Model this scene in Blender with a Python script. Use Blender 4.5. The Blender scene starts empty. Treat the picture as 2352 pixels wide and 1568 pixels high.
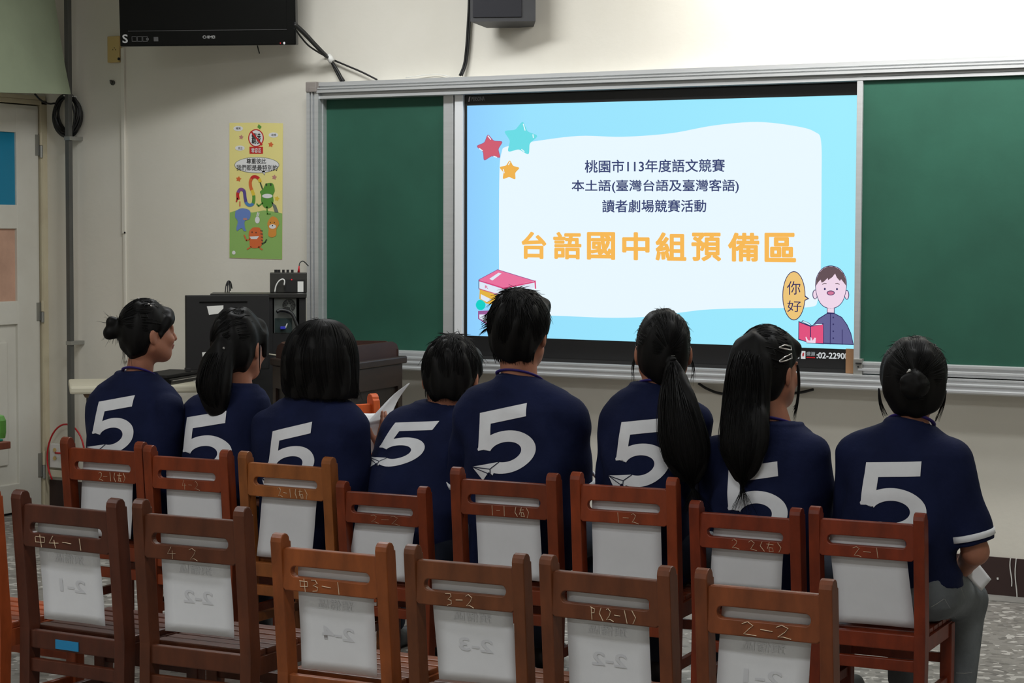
import bpy, bmesh, math, random
import numpy as np
from mathutils import Vector, Matrix
from mathutils.bvhtree import BVHTree

SC = bpy.context.scene
COL = SC.collection
rnd = random.Random(7)

# ------------------------------------------------------------------ camera
F = 4630.0                      # focal length in pixels of the 2352-wide frame
YAW, PIT, ROLL = math.radians(28.9), math.atan(254 / 4630.0), 0.0037
CAM = np.array([0.0, -8.09, 1.476])
fw = np.array([-math.sin(YAW) * math.cos(PIT), math.cos(YAW) * math.cos(PIT), -math.sin(PIT)])
_r0 = np.array([math.cos(YAW), math.sin(YAW), 0.0])
_u0 = np.cross(_r0, fw)
RT = _r0 * math.cos(ROLL) + _u0 * math.sin(ROLL)
UP = np.cross(RT, fw)
cd = bpy.data.cameras.new('camera'); cam = bpy.data.objects.new('camera', cd); COL.objects.link(cam)
cd.sensor_width = 36.0; cd.sensor_fit = 'HORIZONTAL'; cd.lens = F / 2352 * 36.0
cd.clip_start = 0.05; cd.clip_end = 60
m4 = Matrix.Identity(4)
for i in range(3):
    m4[i][0], m4[i][1], m4[i][2], m4[i][3] = RT[i], UP[i], -fw[i], CAM[i]
cam.matrix_world = m4
SC.camera = cam

# ------------------------------------------------------------------ view + world + lights
SC.view_settings.view_transform = 'Standard'
SC.view_settings.look = 'None'
SC.view_settings.exposure = 0.0
SC.view_settings.gamma = 1.0
SC.view_settings.use_curve_mapping = False
w = bpy.data.worlds.new('world'); SC.world = w; w.use_nodes = True
w.node_tree.nodes['Background'].inputs[0].default_value = (0.85, 0.92, 1, 1)
w.node_tree.nodes['Background'].inputs[1].default_value = 0.05


def area(name, loc, size, power, target=None, color=(1, 1, 1), spread=180):
    l = bpy.data.lights.new(name, 'AREA'); l.shape = 'RECTANGLE'; l.size, l.size_y = size
    l.energy = power; l.color = color; l.spread = math.radians(spread)
    o = bpy.data.objects.new(name, l); COL.objects.link(o); o.location = loc
    if target is not None:
        d = Vector(target) - Vector(loc)
        o.rotation_euler = d.to_track_quat('-Z', 'Y').to_euler()
    return o


# fluorescent tube over the blackboard, a little way off the wall
area('blackboard_tube', (-2.2, -0.80, 2.98), (2.2, 0.14), 50, (-2.1, 0.0, 2.0), (1.0, 0.99, 0.97))
# ceiling fittings of the classroom
area('ceiling_tube', (-4.9, -1.25, 3.12), (1.2, 0.25), 36, (-4.9, -1.25, 0), (0.97, 0.99, 1.0))
area('ceiling_tube', (-1.6, -1.9, 3.12), (1.2, 0.25), 20, (-1.6, -1.9, 0), (0.97, 0.99, 1.0))
area('ceiling_tube', (-4.6, -5.2, 3.12), (1.2, 0.25), 34, (-4.6, -5.2, 0), (0.97, 0.99, 1.0))
area('ceiling_tube', (-1.2, -5.6, 3.12), (1.2, 0.25), 34, (-1.2, -5.6, 0), (0.97, 0.99, 1.0))
area('ceiling_tube', (-3.2, -8.2, 3.12), (1.2, 0.25), 36, (-3.2, -8.2, 0), (0.97, 0.99, 1.0))


# ------------------------------------------------------------------ picture -> place
def ray(x, y):
    return fw + RT * ((x - 1176) / F) + UP * ((784 - y) / F)


def P(x, y, z):                 # point at distance z along the camera axis
    return CAM + ray(x, y) * z


def PY(x, y, wy=0.0):           # point on the plane y = wy (front wall is y = 0)
    d = ray(x, y)
    return CAM + d * ((wy - CAM[1]) / d[1])


def PX(x, y, wx):               # point on the plane x = wx
    d = ray(x, y)
    return CAM + d * ((wx - CAM[0]) / d[0])


def PZ(x, y, wz):               # point on the level z = wz
    d = ray(x, y)
    return CAM + d * ((wz - CAM[2]) / d[2])


# ------------------------------------------------------------------ materials
def lin(c):
    return tuple(((v / 255) / 12.92 if v / 255 <= 0.04045 else ((v / 255 + 0.055) / 1.055) ** 2.4) for v in c)


def mat(name, col, rough=0.6, metal=0.0, noise=0.0, nscale=8.0, stretch=(1, 1, 1), bump=0.0, bscale=60.0, spec=0.5,
        objcol=False, emit=None, estr=1.0, col2=None, sheen=0.0):
    m = bpy.data.materials.new(name); m.use_nodes = True
    nt = m.node_tree; b = nt.nodes['Principled BSDF']
    b.inputs['Roughness'].default_value = rough
    b.inputs['Metallic'].default_value = metal
    b.inputs['Specular IOR Level'].default_value = spec
    if sheen:
        b.inputs['Sheen Weight'].default_value = sheen
    tc = nt.nodes.new('ShaderNodeTexCoord')
    mp = nt.nodes.new('ShaderNodeMapping'); mp.inputs['Scale'].default_value = stretch
    nt.links.new(tc.outputs['Object'], mp.inputs['Vector'])
    base = None
    if objcol:
        oi = nt.nodes.new('ShaderNodeObjectInfo'); base = oi.outputs['Color']
    if noise > 0:
        n = nt.nodes.new('ShaderNodeTexNoise'); n.inputs['Scale'].default_value = nscale
        n.inputs['Detail'].default_value = 6.0; n.inputs['Roughness'].default_value = 0.6
        nt.links.new(mp.outputs['Vector'], n.inputs['Vector'])
        mr = nt.nodes.new('ShaderNodeMapRange')
        mr.inputs['From Min'].default_value = 0.3; mr.inputs['From Max'].default_value = 0.7
        if col2 is None:
            mr.inputs['To Min'].default_value = 1 - noise; mr.inputs['To Max'].default_value = 1 + noise
            nt.links.new(n.outputs['Fac'], mr.inputs['Value'])
            mx = nt.nodes.new('ShaderNodeVectorMath'); mx.operation = 'SCALE'
            if base is None:
                mx.inputs[0].default_value = lin(col)
            else:
                nt.links.new(base, mx.inputs[0])
            nt.links.new(mr.outputs['Result'], mx.inputs['Scale'])
            nt.links.new(mx.outputs['Vector'], b.inputs['Base Color'])
        else:
            mr.inputs['To Min'].default_value = 0; mr.inputs['To Max'].default_value = noise
            nt.links.new(n.outputs['Fac'], mr.inputs['Value'])
            mc = nt.nodes.new('ShaderNodeMix'); mc.data_type = 'RGBA'
            nt.links.new(mr.outputs['Result'], mc.inputs[0])
            mc.inputs[6].default_value = (*lin(col), 1); mc.inputs[7].default_value = (*lin(col2), 1)
            nt.links.new(mc.outputs[2], b.inputs['Base Color'])
    elif base is not None:
        nt.links.new(base, b.inputs['Base Color'])
    else:
        b.inputs['Base Color'].default_value = (*lin(col), 1)
    if bump > 0:
        n2 = nt.nodes.new('ShaderNodeTexNoise'); n2.inputs['Scale'].default_value = bscale; n2.inputs['Detail'].default_value = 4
        nt.links.new(mp.outputs['Vector'], n2.inputs['Vector'])
        bp = nt.nodes.new('ShaderNodeBump'); bp.inputs['Strength'].default_value = bump; bp.inputs['Distance'].default_value = 0.01
        nt.links.new(n2.outputs['Fac'], bp.inputs['Height'])
        nt.links.new(bp.outputs['Normal'], b.inputs['Normal'])
    if emit is not None:
        b.inputs['Emission Color'].default_value = (*lin(emit), 1)
        b.inputs['Emission Strength'].default_value = estr
    return m


def glow(name, col, k=1.0):      # a lit screen colour
    m = bpy.data.materials.new(name); m.use_nodes = True
    b = m.node_tree.nodes['Principled BSDF']
    b.inputs['Base Color'].default_value = (0.01, 0.01, 0.01, 1); b.inputs['Roughness'].default_value = 0.3
    b.inputs['Specular IOR Level'].default_value = 0.2
    b.inputs['Emission Color'].default_value = (*lin(col), 1); b.inputs['Emission Strength'].default_value = k
    return m


M = {}
M['wall'] = mat('wall_paint', (226, 222, 211), 0.75, noise=0.5, nscale=1.6, col2=(211, 206, 191), bump=0.06, bscale=40)
M['ceiling'] = mat('ceiling_paint', (225, 225, 222), 0.8)
M['alu'] = mat('brushed_aluminium', (205, 207, 208), 0.42, 0.55, noise=0.05, nscale=12, stretch=(0.3, 1, 6))
M['alu_grey'] = mat('grey_corner_plastic', (140, 133, 128), 0.55)
M['green'] = mat('green_chalkboard', (39, 85, 69), 0.6, noise=0.16, nscale=2.2, bump=0.03, spec=0.3)
M['black'] = mat('black_plastic', (22, 22, 23), 0.42, noise=0.1)
M['gloss'] = mat('glossy_black', (8, 9, 9), 0.22, spec=0.22)
M['dark'] = mat('black_matt', (18, 17, 17), 0.7)
M['rubber'] = mat('black_cable', (20, 20, 20), 0.5)
M['white'] = mat('white_plastic', (225, 225, 220), 0.5)
M['paper'] = mat('white_paper', (226, 227, 230), 0.75, noise=0.02, nscale=20)
M['paper_print'] = mat('show_through_print', (211, 212, 216), 0.8)
M['paper_faint'] = mat('faint_show_through', (217, 218, 221), 0.8)
M['chalk'] = mat('white_chalk', (228, 208, 178), 0.9)
M['wood'] = mat('school_chair_wood', (120, 60, 30), 0.42, noise=0.34, nscale=5.0, stretch=(3, 3, 1.2), objcol=True, bump=0.05, bscale=30, spec=0.45)
M['desk'] = mat('dark_desk_wood', (42, 28, 20), 0.45, noise=0.3, nscale=4, stretch=(1, 1, 6))
M['cream'] = mat('cream_laminate', (214, 208, 186), 0.5)
M['door'] = mat('door_paint', (216, 214, 204), 0.55, noise=0.45, nscale=2.5, col2=(190, 183, 168))
M['frame'] = mat('door_frame_paint', (205, 196, 168), 0.6, noise=0.5, nscale=5, col2=(176, 160, 132))
M['steel'] = mat('worn_steel', (165, 165, 160), 0.4, 0.7)
M['pipe'] = mat('grey_conduit', (82, 82, 78), 0.5, noise=0.12)
M['shirt'] = mat('navy_cotton', (23, 30, 61), 0.85, noise=0.2, nscale=10, bump=0.12, bscale=90, spec=0.15)
M['print'] = mat('white_shirt_print', (234, 236, 240), 0.7, noise=0.03, nscale=30)
M['ink'] = mat('navy_outline', (28, 32, 60), 0.8)
M['skin'] = mat('skin', (172, 116, 92), 0.5, noise=0.08, nscale=14, spec=0.35)
M['lip'] = mat('lips', (150, 84, 74), 0.45)
M['eye'] = mat('eye', (24, 18, 16), 0.2)
M['hair'] = mat('black_hair', (10, 9, 9), 0.55, noise=0.5, nscale=9, stretch=(7, 7, 1), spec=0.2)
M['jeans'] = mat('grey_blue_denim', (112, 117, 121), 0.85, noise=0.25, nscale=7, bump=0.15, bscale=80, spec=0.2)
M['trouser'] = mat('dark_trousers', (38, 44, 58), 0.85, noise=0.2, nscale=7, spec=0.2)
M['shoe'] = mat('dark_shoe', (30, 30, 32), 0.5)
M['lanyard'] = mat('violet_lanyard', (52, 36, 120), 0.6)
M['blueglass'] = mat('teal_covered_glass', (22, 128, 164), 0.3)
M['pink'] = mat('pinkish_board', (196, 156, 134), 0.7, noise=0.2, nscale=4)
M['dado'] = mat('dark_brown_skirting_paint', (52, 33, 30), 0.55, noise=0.2, nscale=4)
M['beige'] = mat('beige_outlet', (205, 178, 116), 0.5)
M['red'] = mat('red_plastic', (190, 28, 36), 0.45)
M['card'] = mat('brown_cardboard', (150, 112, 78), 0.8)
M['cloth'] = mat('pale_green_cloth', (150, 160, 134), 0.8, noise=0.06, nscale=3)
M['bluetape'] = mat('blue_tape', (30, 130, 180), 0.5)
M['silver'] = mat('silver_clip', (225, 222, 218), 0.25, 0.7)
M['tealcup'] = mat('teal_plastic', (20, 130, 110), 0.4)
M['greenp'] = mat('green_plastic', (90, 150, 60), 0.5)
M['pcgrey'] = mat('grey_metal_case', (118, 122, 118), 0.45, 0.4)


def terrazzo():
    m = bpy.data.materials.new('terrazzo'); m.use_nodes = True
    nt = m.node_tree; b = nt.nodes['Principled BSDF']; b.inputs['Roughness'].default_value = 0.45
    tc = nt.nodes.new('ShaderNodeTexCoord')
    v = nt.nodes.new('ShaderNodeTexVoronoi'); v.inputs['Scale'].default_value = 42
    nt.links.new(tc.outputs['Object'], v.inputs['Vector'])
    sep = nt.nodes.new('ShaderNodeSeparateColor'); nt.links.new(v.outputs['Color'], sep.inputs[0])
    cr = nt.nodes.new('ShaderNodeValToRGB'); e = cr.color_ramp.elements
    cr.color_ramp.interpolation = 'CONSTANT'
    e[0].position = 0; e[0].color = (*lin((126, 123, 117)), 1)
    e[1].position = 0.86; e[1].color = (*lin((196, 193, 187)), 1)
    for p, c in ((0.22, (92, 90, 86)), (0.34, (134, 131, 126)), (0.62, (113, 110, 105)), (0.72, (138, 135, 129))):
        x = e.new(p); x.color = (*lin(c), 1)
    nt.links.new(sep.outputs[0], cr.inputs[0])
    n = nt.nodes.new('ShaderNodeTexNoise'); n.inputs['Scale'].default_value = 3
    nt.links.new(tc.outputs['Object'], n.inputs['Vector'])
    mx = nt.nodes.new('ShaderNodeMix'); mx.data_type = 'RGBA'; mx.inputs[0].default_value = 0.28
    nt.links.new(cr.outputs[0], mx.inputs[6]); mx.inputs[7].default_value = (*lin((122, 119, 113)), 1)
    nt.links.new(mx.outputs[2], b.inputs['Base Color'])
    return m


M['floor'] = terrazzo()

# ------------------------------------------------------------------ mesh helpers


class MB:
    """collects pieces; build() links them as one mesh object"""

    def __init__(s):
        s.v, s.f, s.mi, s.mats = [], [], [], []

    def m(s, mt):
        if mt not in s.mats:
            s.mats.append(mt)
        return s.mats.index(mt)

    def add(s, vs, fs, mt):
        b = len(s.v); k = s.m(mt)
        s.v.extend([tuple(float(q) for q in p) for p in vs])
        for f in fs:
            s.f.append([i + b for i in f]); s.mi.append(k)

    def box(s, lo, hi, mt, xf=None, bev=0.0):
        if bev > 0:
            bm = bmesh.new()
            vs = [bm.verts.new((x, y, z)) for x in (lo[0], hi[0]) for y in (lo[1], hi[1]) for z in (lo[2], hi[2])]
            for f in ((0, 1, 3, 2), (4, 6, 7, 5), (0, 4, 5, 1), (2, 3, 7, 6), (0, 2, 6, 4), (1, 5, 7, 3)):
                bm.faces.new([vs[i] for i in f])
            bmesh.ops.bevel(bm, geom=bm.edges[:], offset=bev, segments=2, affect='EDGES', profile=0.6)
            bm.verts.index_update()
            pv = [v.co.copy() for v in bm.verts]; pf = [[v.index for v in f.verts] for f in bm.faces]
            bm.free()
        else:
            pv = [Vector((x, y, z)) for x in (lo[0], hi[0]) for y in (lo[1], hi[1]) for z in (lo[2], hi[2])]
            pf = [(0, 1, 3, 2), (4, 6, 7, 5), (0, 4, 5, 1), (2, 3, 7, 6), (0, 2, 6, 4), (1, 5, 7, 3)]
        if xf is not None:
            pv = [xf @ p for p in pv]
        s.add(pv, pf, mt)

    def prism(s, outline, e0, e1, mt, origin, ux, uy, un):
        """outline (list of 2-D points, counter-clockwise) in the plane origin+ux+uy, extruded along un from e0 to e1"""
        o, ux, uy, un = (np.asarray(q, float) for q in (origin, ux, uy, un))
        n = len(outline)
        vs = [o + ux * a + uy * b + un * e0 for a, b in outline] + [o + ux * a + uy * b + un * e1 for a, b in outline]
        fs = [list(range(n))[::-1], list(range(n, 2 * n))] + [(i, (i + 1) % n, n + (i + 1) % n, n + i) for i in range(n)]
        s.add(vs, fs, mt)

    def ring(s, outer, inner, e0, e1, mt, origin, ux, uy, un):
        """plate with a hole: outer and inner outlines with the same number of points"""
        o, ux, uy, un = (np.asarray(q, float) for q in (origin, ux, uy, un))
        n = len(outer); L = [outer, inner]
        vs = [o + ux * a + uy * b + un * e for e in (e0, e1) for l in L for a, b in l]
        fs = []
        for i in range(n):
            j = (i + 1) % n
            fs += [(i, n + i, n + j, j), (2 * n + i, 2 * n + j, 3 * n + j, 3 * n + i),
                   (i, j, 2 * n + j, 2 * n + i), (n + i, 3 * n + i, 3 * n + j, n + j)]
        s.add(vs, fs, mt)

    def tube(s, pts, r, mt, n=8, taper=None, closed=False, flat=1.0):
        pts = [Vector([float(q) for q in p]) for p in pts]
        vs, fs = [], []
        K = len(pts); up = Vector((0, 0, 1))
        prev = None
        for i, p in enumerate(pts):
            a = pts[(i - 1) % K] if (closed or i > 0) else p
            b = pts[(i + 1) % K] if (closed or i < K - 1) else p
            t = (b - a).normalized() if (b - a).length > 1e-9 else Vector((0, 0, 1))
            if prev is None:
                x = t.cross(up)
                if x.length < 1e-3:
                    x = t.cross(Vector((1, 0, 0)))
                x.normalize()
            else:
                x = (prev - t * prev.dot(t)).normalized()
            prev = x
            y = t.cross(x)
            rr = r if taper is None else r * taper(i / (K - 1))
            for k in range(n):
                a_ = 2 * math.pi * k / n
                vs.append(p + x * (rr * math.cos(a_)) + y * (rr * flat * math.sin(a_)))
        R_ = K if closed else K - 1
        for i in range(R_):
            for k in range(n):
                k2 = (k + 1) % n; i2 = (i + 1) % K
                fs.append((i * n + k, i * n + k2, i2 * n + k2, i2 * n + k))
        if not closed:
            fs.append(list(range(n))[::-1]); fs.append([(K - 1) * n + k for k in range(n)])
        s.add(vs, fs, mt)

    def build(s, name, parent=None, smooth=False, loc=None, autosmooth=None):
        me = bpy.data.meshes.new(name); me.from_pydata(s.v, [], s.f)
        for mt in s.mats:
            me.materials.append(mt)
        me.polygons.foreach_set('material_index', s.mi)
        if smooth or autosmooth:
            me.polygons.foreach_set('use_smooth', [True] * len(me.polygons))
        me.validate(); me.update()
        if autosmooth:
            bm = bmesh.new(); bm.from_mesh(me)
            bmesh.ops.recalc_face_normals(bm, faces=bm.faces)
            bm.to_mesh(me); bm.free()
            me.set_sharp_from_angle(angle=math.radians(autosmooth))
        o = bpy.data.objects.new(name, me); COL.objects.link(o)
        if parent is not None:
            o.parent = parent
        return o


def tag(o, label=None, cat=None, group=None, kind=None):
    if label: o['label'] = label
    if cat: o['category'] = cat
    if group: o['group'] = group
    if kind: o['kind'] = kind
    return o


def thing(name, loc=(0, 0, 0), rz=0.0, label=None, cat=None, group=None):
    o = bpy.data.objects.new(name, None); COL.objects.link(o)
    o.empty_display_size = 0.1
    o.location = [float(q) for q in loc]; o.rotation_euler = (0, 0, rz)
    return tag(o, label, cat, group)


def copy_tree(o, parent=None):
    c = o.copy(); COL.objects.link(c)
    if parent is not None:
        c.parent = parent
    for ch in list(o.children):
        copy_tree(ch, c)
    return c


def rrect(x0, y0, x1, y1, r, n=5):
    pts = []
    for cx, cy, a0 in ((x1 - r, y0 + r, -90), (x1 - r, y1 - r, 0), (x0 + r, y1 - r, 90), (x0 + r, y0 + r, 180)):
        for i in range(n + 1):
            a = math.radians(a0 + 90 * i / n)
            pts.append((cx + r * math.cos(a), cy + r * math.sin(a)))
    return pts


def spline(pts, n=8):
    """Catmull-Rom through points"""
    P_ = [np.asarray(p, float) for p in pts]
    P_ = [2 * P_[0] - P_[1]] + P_ + [2 * P_[-1] - P_[-2]]
    out = []
    for i in range(1, len(P_) - 2):
        a, b, c, d = P_[i - 1:i + 3]
        for k in range(n):
            t = k / n
            out.append(0.5 * ((2 * b) + (c - a) * t + (2 * a - 5 * b + 4 * c - d) * t * t + (3 * b - a - 3 * c + d) * t ** 3))
    out.append(P_[-2])
    return out


_dg = None


def text_mesh(body, bold=0.0, res=3):
    c = bpy.data.curves.new('t', 'FONT'); c.body = body; c.resolution_u = res; c.offset = bold
    o = bpy.data.objects.new('t', c); COL.objects.link(o)
    dg = bpy.context.evaluated_depsgraph_get(); dg.update()
    me = bpy.data.meshes.new_from_object(o.evaluated_get(dg))
    vs = np.array([v.co[:2] for v in me.vertices]) if len(me.vertices) else np.zeros((0, 2))
    fs = [tuple(p.vertices) for p in me.polygons]
    bpy.data.objects.remove(o); bpy.data.curves.remove(c); bpy.data.meshes.remove(me)
    return vs, fs


class Art:
    """flat printed / displayed artwork: outlines given in picture pixels, laid on a plane by a mapping function in layers"""

    def __init__(s, mapf):
        s.mb = MB(); s.map = mapf; s.layer = 0

    def up(s):
        s.layer += 1

    def poly(s, pts, mt):
        n = len(pts)
        s.mb.add([s.map(x, y, s.layer) for x, y in pts], [list(range(n))], mt)

    def ell(s, cx, cy, rx, ry, mt, n=36, a0=0, a1=360):
        s.poly([(cx + rx * math.cos(math.radians(a0 + (a1 - a0) * i / n)), cy + ry * math.sin(math.radians(a0 + (a1 - a0) * i / n))) for i in range(n + (a1 - a0 < 360))], mt)

    def line(s, pts, w_, mt, closed=False):
        pts = [np.asarray(p, float) for p in pts]
        if closed:
            pts = pts + [pts[0]]
        for a, b in zip(pts[:-1], pts[1:]):
            d = b - a; L = np.hypot(*d)
            if L < 1e-6:
                continue
            d = d / L; nn = np.array([-d[1], d[0]]) * w_ / 2; e = d * w_ * 0.3
            q = [a - e - nn, b + e - nn, b + e + nn, a - e + nn]
            s.poly([tuple(x) for x in q], mt)

    def ring_(s, cx, cy, rx, ry, w_, mt, n=40):
        pts = [(cx + rx * math.cos(2 * math.pi * i / n), cy + ry * math.sin(2 * math.pi * i / n)) for i in range(n)]
        s.line(pts, w_, mt, True)

    def text(s, body, quad, mt, bold=0.0, nb=8):
        """quad: picture corners TL, TR, BR, BL of the lettering's bounding box; bold strokes are shifted copies, each a hair higher"""
        vs, fs = text_mesh(body)
        if not len(vs):
            return
        if bold > 0:
            v0, f0 = vs, fs; n0 = len(v0); L_ = [v0]; F_ = list(f0)
            for i in range(nb):
                a = 2 * math.pi * (i + 0.5) / nb
                L_.append(v0 + np.array([math.cos(a), math.sin(a)]) * bold); F_ += [tuple(j + n0 * (i + 1) for j in f) for f in f0]
            vs, fs = np.concatenate(L_), F_; per = n0
        else:
            per = len(vs)
        lo, hi = vs.min(0), vs.max(0)
        q = [np.asarray(p, float) for p in quad]
        out = []
        for iv, (x, y) in enumerate(vs):
            u, v = (x - lo[0]) / (hi[0] - lo[0]), (hi[1] - y) / (hi[1] - lo[1])
            p = (q[0] * (1 - u) + q[1] * u) * (1 - v) + (q[3] * (1 - u) + q[2] * u) * v
            out.append(s.map(p[0], p[1], s.layer + 0.11 * (iv // per)))
        s.mb.add(out, fs, mt)

    def star(s, cx, cy, r, rot, mt, inner=0.55, round_=0.16):
        raw = []
        for i in range(10):
            a = math.radians(rot + 36 * i); rr = r if i % 2 == 0 else r * inner
            raw.append(np.array([cx + rr * math.sin(a), cy - rr * math.cos(a)]))
        pts = []
        for i in range(10):
            a, b, c = raw[i - 1], raw[i], raw[(i + 1) % 10]
            for t in (0.34, 0.17, 0.0):
                pass
            k = 0.30 if i % 2 == 0 else 0.18
            p0, p1 = b + (a - b) * k, b + (c - b) * k
            for t in (0, 0.33, 0.66, 1):
                pts.append(tuple((1 - t) ** 2 * p0 + 2 * t * (1 - t) * b + t * t * p1))
        s.poly(pts, mt)
# ------------------------------------------------------------------ the room
XL, XR, YB, ZC = -7.26, 1.6, -9.7, 3.25
b = MB(); b.box((XL - 0.3, YB - 0.2, -0.1), (XR + 0.2, 0.2, 0), M['floor']); tag(b.build('floor'), kind='structure')
b = MB(); b.box((XL - 0.3, YB - 0.2, ZC), (XR + 0.2, 0.2, ZC + 0.1), M['ceiling']); tag(b.build('ceiling'), kind='structure')
b = MB(); b.box((XL - 0.3, 0, 0), (XR + 0.2, 0.15, ZC), M['wall']); tag(b.build('wall_front'), kind='structure')
b = MB(); b.box((XR, YB, 0), (XR + 0.15, 0, ZC), M['wall']); tag(b.build('wall_right'), kind='structure')
b = MB(); b.box((XL - 0.3, YB - 0.15, 0), (XR + 0.15, YB, ZC), M['wall']); tag(b.build('wall_rear'), kind='structure')
zt = float(PX(40, 226, XL)[2])                     # top of the door frame
zd = float(PX(80, 243, XL)[2])                     # top of the door leaf
yh = float(PX(90, 400, XL)[1])                     # hinge edge
yf = -0.012
b = MB()
b.box((XL - 0.3, YB, 0), (XL, yh - 1.10, ZC), M['wall'])
b.box((XL - 0.3, yh - 1.10, zt + 0.02), (XL, 0, ZC), M['wall'])
b.box((XL - 0.3, yh - 1.10, 0), (XL - 0.16, 0, zt + 0.02), M['wall'])
tag(b.build('wall_left'), kind='structure')
# door frame
b = MB()
b.box((XL - 0.16, yh + 0.004, 0), (XL + 0.012, yh + 0.055, zt), M['frame'], bev=0.004)
b.box((XL - 0.16, yh + 0.05, 0), (XL - 0.02, 0, zt), M['frame'])
b.box((XL - 0.16, yh - 1.10, zd + 0.006), (XL + 0.012, yh + 0.055, zt), M['frame'], bev=0.004)
b.box((XL - 0.02, yh - 1.10, zt), (XL + 0.02, -0.02, zt + 0.02), M['frame'])
tag(b.build('trim_1'), kind='structure')
# door leaf with panes
dr = thing('door_1', (XL, yh, 0)); tag(dr, kind='structure')


def onleft(px, py):
    p = PX(px, py, XL); return float(p[1] - yh), float(p[2])


b = MB(); T = 0.045
zrows = [0.03, onleft(30, 745)[1], onleft(20, 692)[1], onleft(20, 525)[1], onleft(20, 470)[1], onleft(20, 303)[1], zd]
ye = onleft(38, 400)[0]
yw = -1.06
b.box((-T, ye, 0.012), (0, -0.004, zd), M['door'], bev=0.004)                # hinge stile
b.box((-T, yw, 0.012), (0, yw + 0.14, zd), M['door'], bev=0.004)
for z0, z1 in ((0.012, 0.16), (zrows[1] - 0.0, zrows[2]), (zrows[3], zrows[4]), (zrows[5], zd)):
    b.box((-T, yw + 0.1, z0), (-0.001, ye + 0.004, z1), M['door'], bev=0.004)
d1 = b.build('door_leaf', dr)
b = MB(); b.box((-T + 0.01, yw + 0.12, 0.14), (-0.018, ye + 0.01, zrows[1] + 0.01), M['door']); b.box((-0.02, yw + 0.2, 0.26), (-0.008, ye - 0.07, zrows[1] - 0.09), M['door'], bev=0.005)
b.build('lower_panel', dr)
b = MB(); b.box((-0.03, yw + 0.12, zrows[2] - 0.01), (-0.016, ye + 0.01, zrows[3] + 0.01), M['pink']); b.build('middle_panel', dr)
b = MB(); b.box((-0.03, yw + 0.12, zrows[4] - 0.01), (-0.012, ye + 0.01, zrows[5] + 0.01), M['blueglass']); b.build('pane', dr)
for y0, y1, px in ((305, 362, 91), (690, 740, 94), (1035, 1098, 97)):
    h = MB(); z0, z1 = onleft(px, y1)[1], onleft(px, y0)[1]
    h.tube([(0.012, 0.004, z0), (0.012, 0.004, (z0 + z1) / 2 - 0.002)], 0.009, M['steel'], 10)
    h.tube([(0.012, 0.004, (z0 + z1) / 2), (0.012, 0.004, z1)], 0.009, M['frame'], 10)
    h.box((-0.001, -0.03, z0 + 0.01), (0.004, 0.03, z1 - 0.01), M['steel'])
    h.build('hinge', dr, autosmooth=40)
# painted skirting with two runs of white paint
b = MB(); b.box((XL, -0.006, 0), (XR, 0.0, 0.158), M['dado'])
for x0, ya, yb in ((2322, 1282, 1346), (2334, 1282, 1377)):
    a, c = PY(x0, ya, -0.007), PY(x0, yb, -0.007)
    pts = [a + (c - a) * t + np.array([0.004 * math.sin(5 * t + x0), 0, 0]) for t in np.linspace(0, 1, 9)]
    b.tube(pts, 0.004, M['white'], 6, flat=0.6)
p = PY(2291, 1326, -0.007); b.tube([p, p + np.array([0.002, 0, -0.008])], 0.004, M['white'], 6)
tag(b.build('baseboard_front'), kind='structure')
b = MB(); b.box((XL, -0.13, 0), (XR, -0.006, 0.003), mat('cement_border', (128, 126, 121), 0.7, noise=0.15)); tag(b.build('trim_2'), kind='structure')

# ------------------------------------------------------------------ sliding chalkboard
X0 = float(PY(704, 400, -0.1)[0]); X1 = 1.2
bd = thing('sliding_chalkboard', ((X0 + X1) / 2, -0.001, 0.82), 0, 'wide green chalkboard on the front wall in a ribbed silver aluminium frame', 'chalkboard')
BO = np.array(bd.location)


def bmap(p):
    return np.asarray(p, float) - BO


z0 = float(PY(1500, 158.9, -0.095)[2])
prof = [(0, 0), (-.085, 0), (-.085, -.018), (-.076, -.020), (-.076, -.024), (-.095, -.026), (-.095, -.032), (-.086, -.034), (-.086, -.037), (-.1, -.039),
        (-.1, -.050), (-.066, -.053), (-.066, -.062), (-.086, -.065), (-.086, -.078), (-.05, -.080), (0, -.080)]
b = MB(); b.prism([(y, z) for y, z in prof], 0, X1 - X0 - 0.055, M['alu'], bmap((X0 + 0.055, 0, z0)), (0, 1, 0), (0, 0, 1), (1, 0, 0)); b.build('top_rail', bd)
zb = 0.826
profs = [(0, 0), (-.05, 0), (-.05, -.016), (-.09, -.016), (-.1, -.012), (-.1, .0), (-.085, .004), (-.1, .008), (-.1, .022), (-.088, .026), (-.088, .030), (-.098, .034), (-.098, .046), (-.07, .05), (-.07, .064), (0, .064)]
# left frame: vertical ribs
pr2 = [(0, 0), (0, -.1), (.018, -.1), (.020, -.088), (.024, -.088), (.026, -.1), (.034, -.1), (.036, -.086), (.039, -.086), (.042, -.095), (.064, -.095), (.066, -.06), (.069, -.06), (.069, 0)]
b = MB(); b.prism(pr2[::-1], zb, z0 - 0.042, M['alu'], bmap((X0, 0, 0)), (1, 0, 0), (0, 1, 0), (0, 0, 1)); b.build('side_rail', bd)
b = MB(); b.box(bmap((X0 - 0.002, -0.106, z0 - 0.046)), bmap((X0 + 0.06, 0, z0 + 0.003)), M['alu_grey'], bev=0.006)
b.box(bmap((X0 + 0.02, -0.109, z0 - 0.046)), bmap((X0 + 0.06, -0.1, z0 - 0.022)), M['alu_grey'], bev=0.003); b.build('corner_cap', bd)
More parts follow.
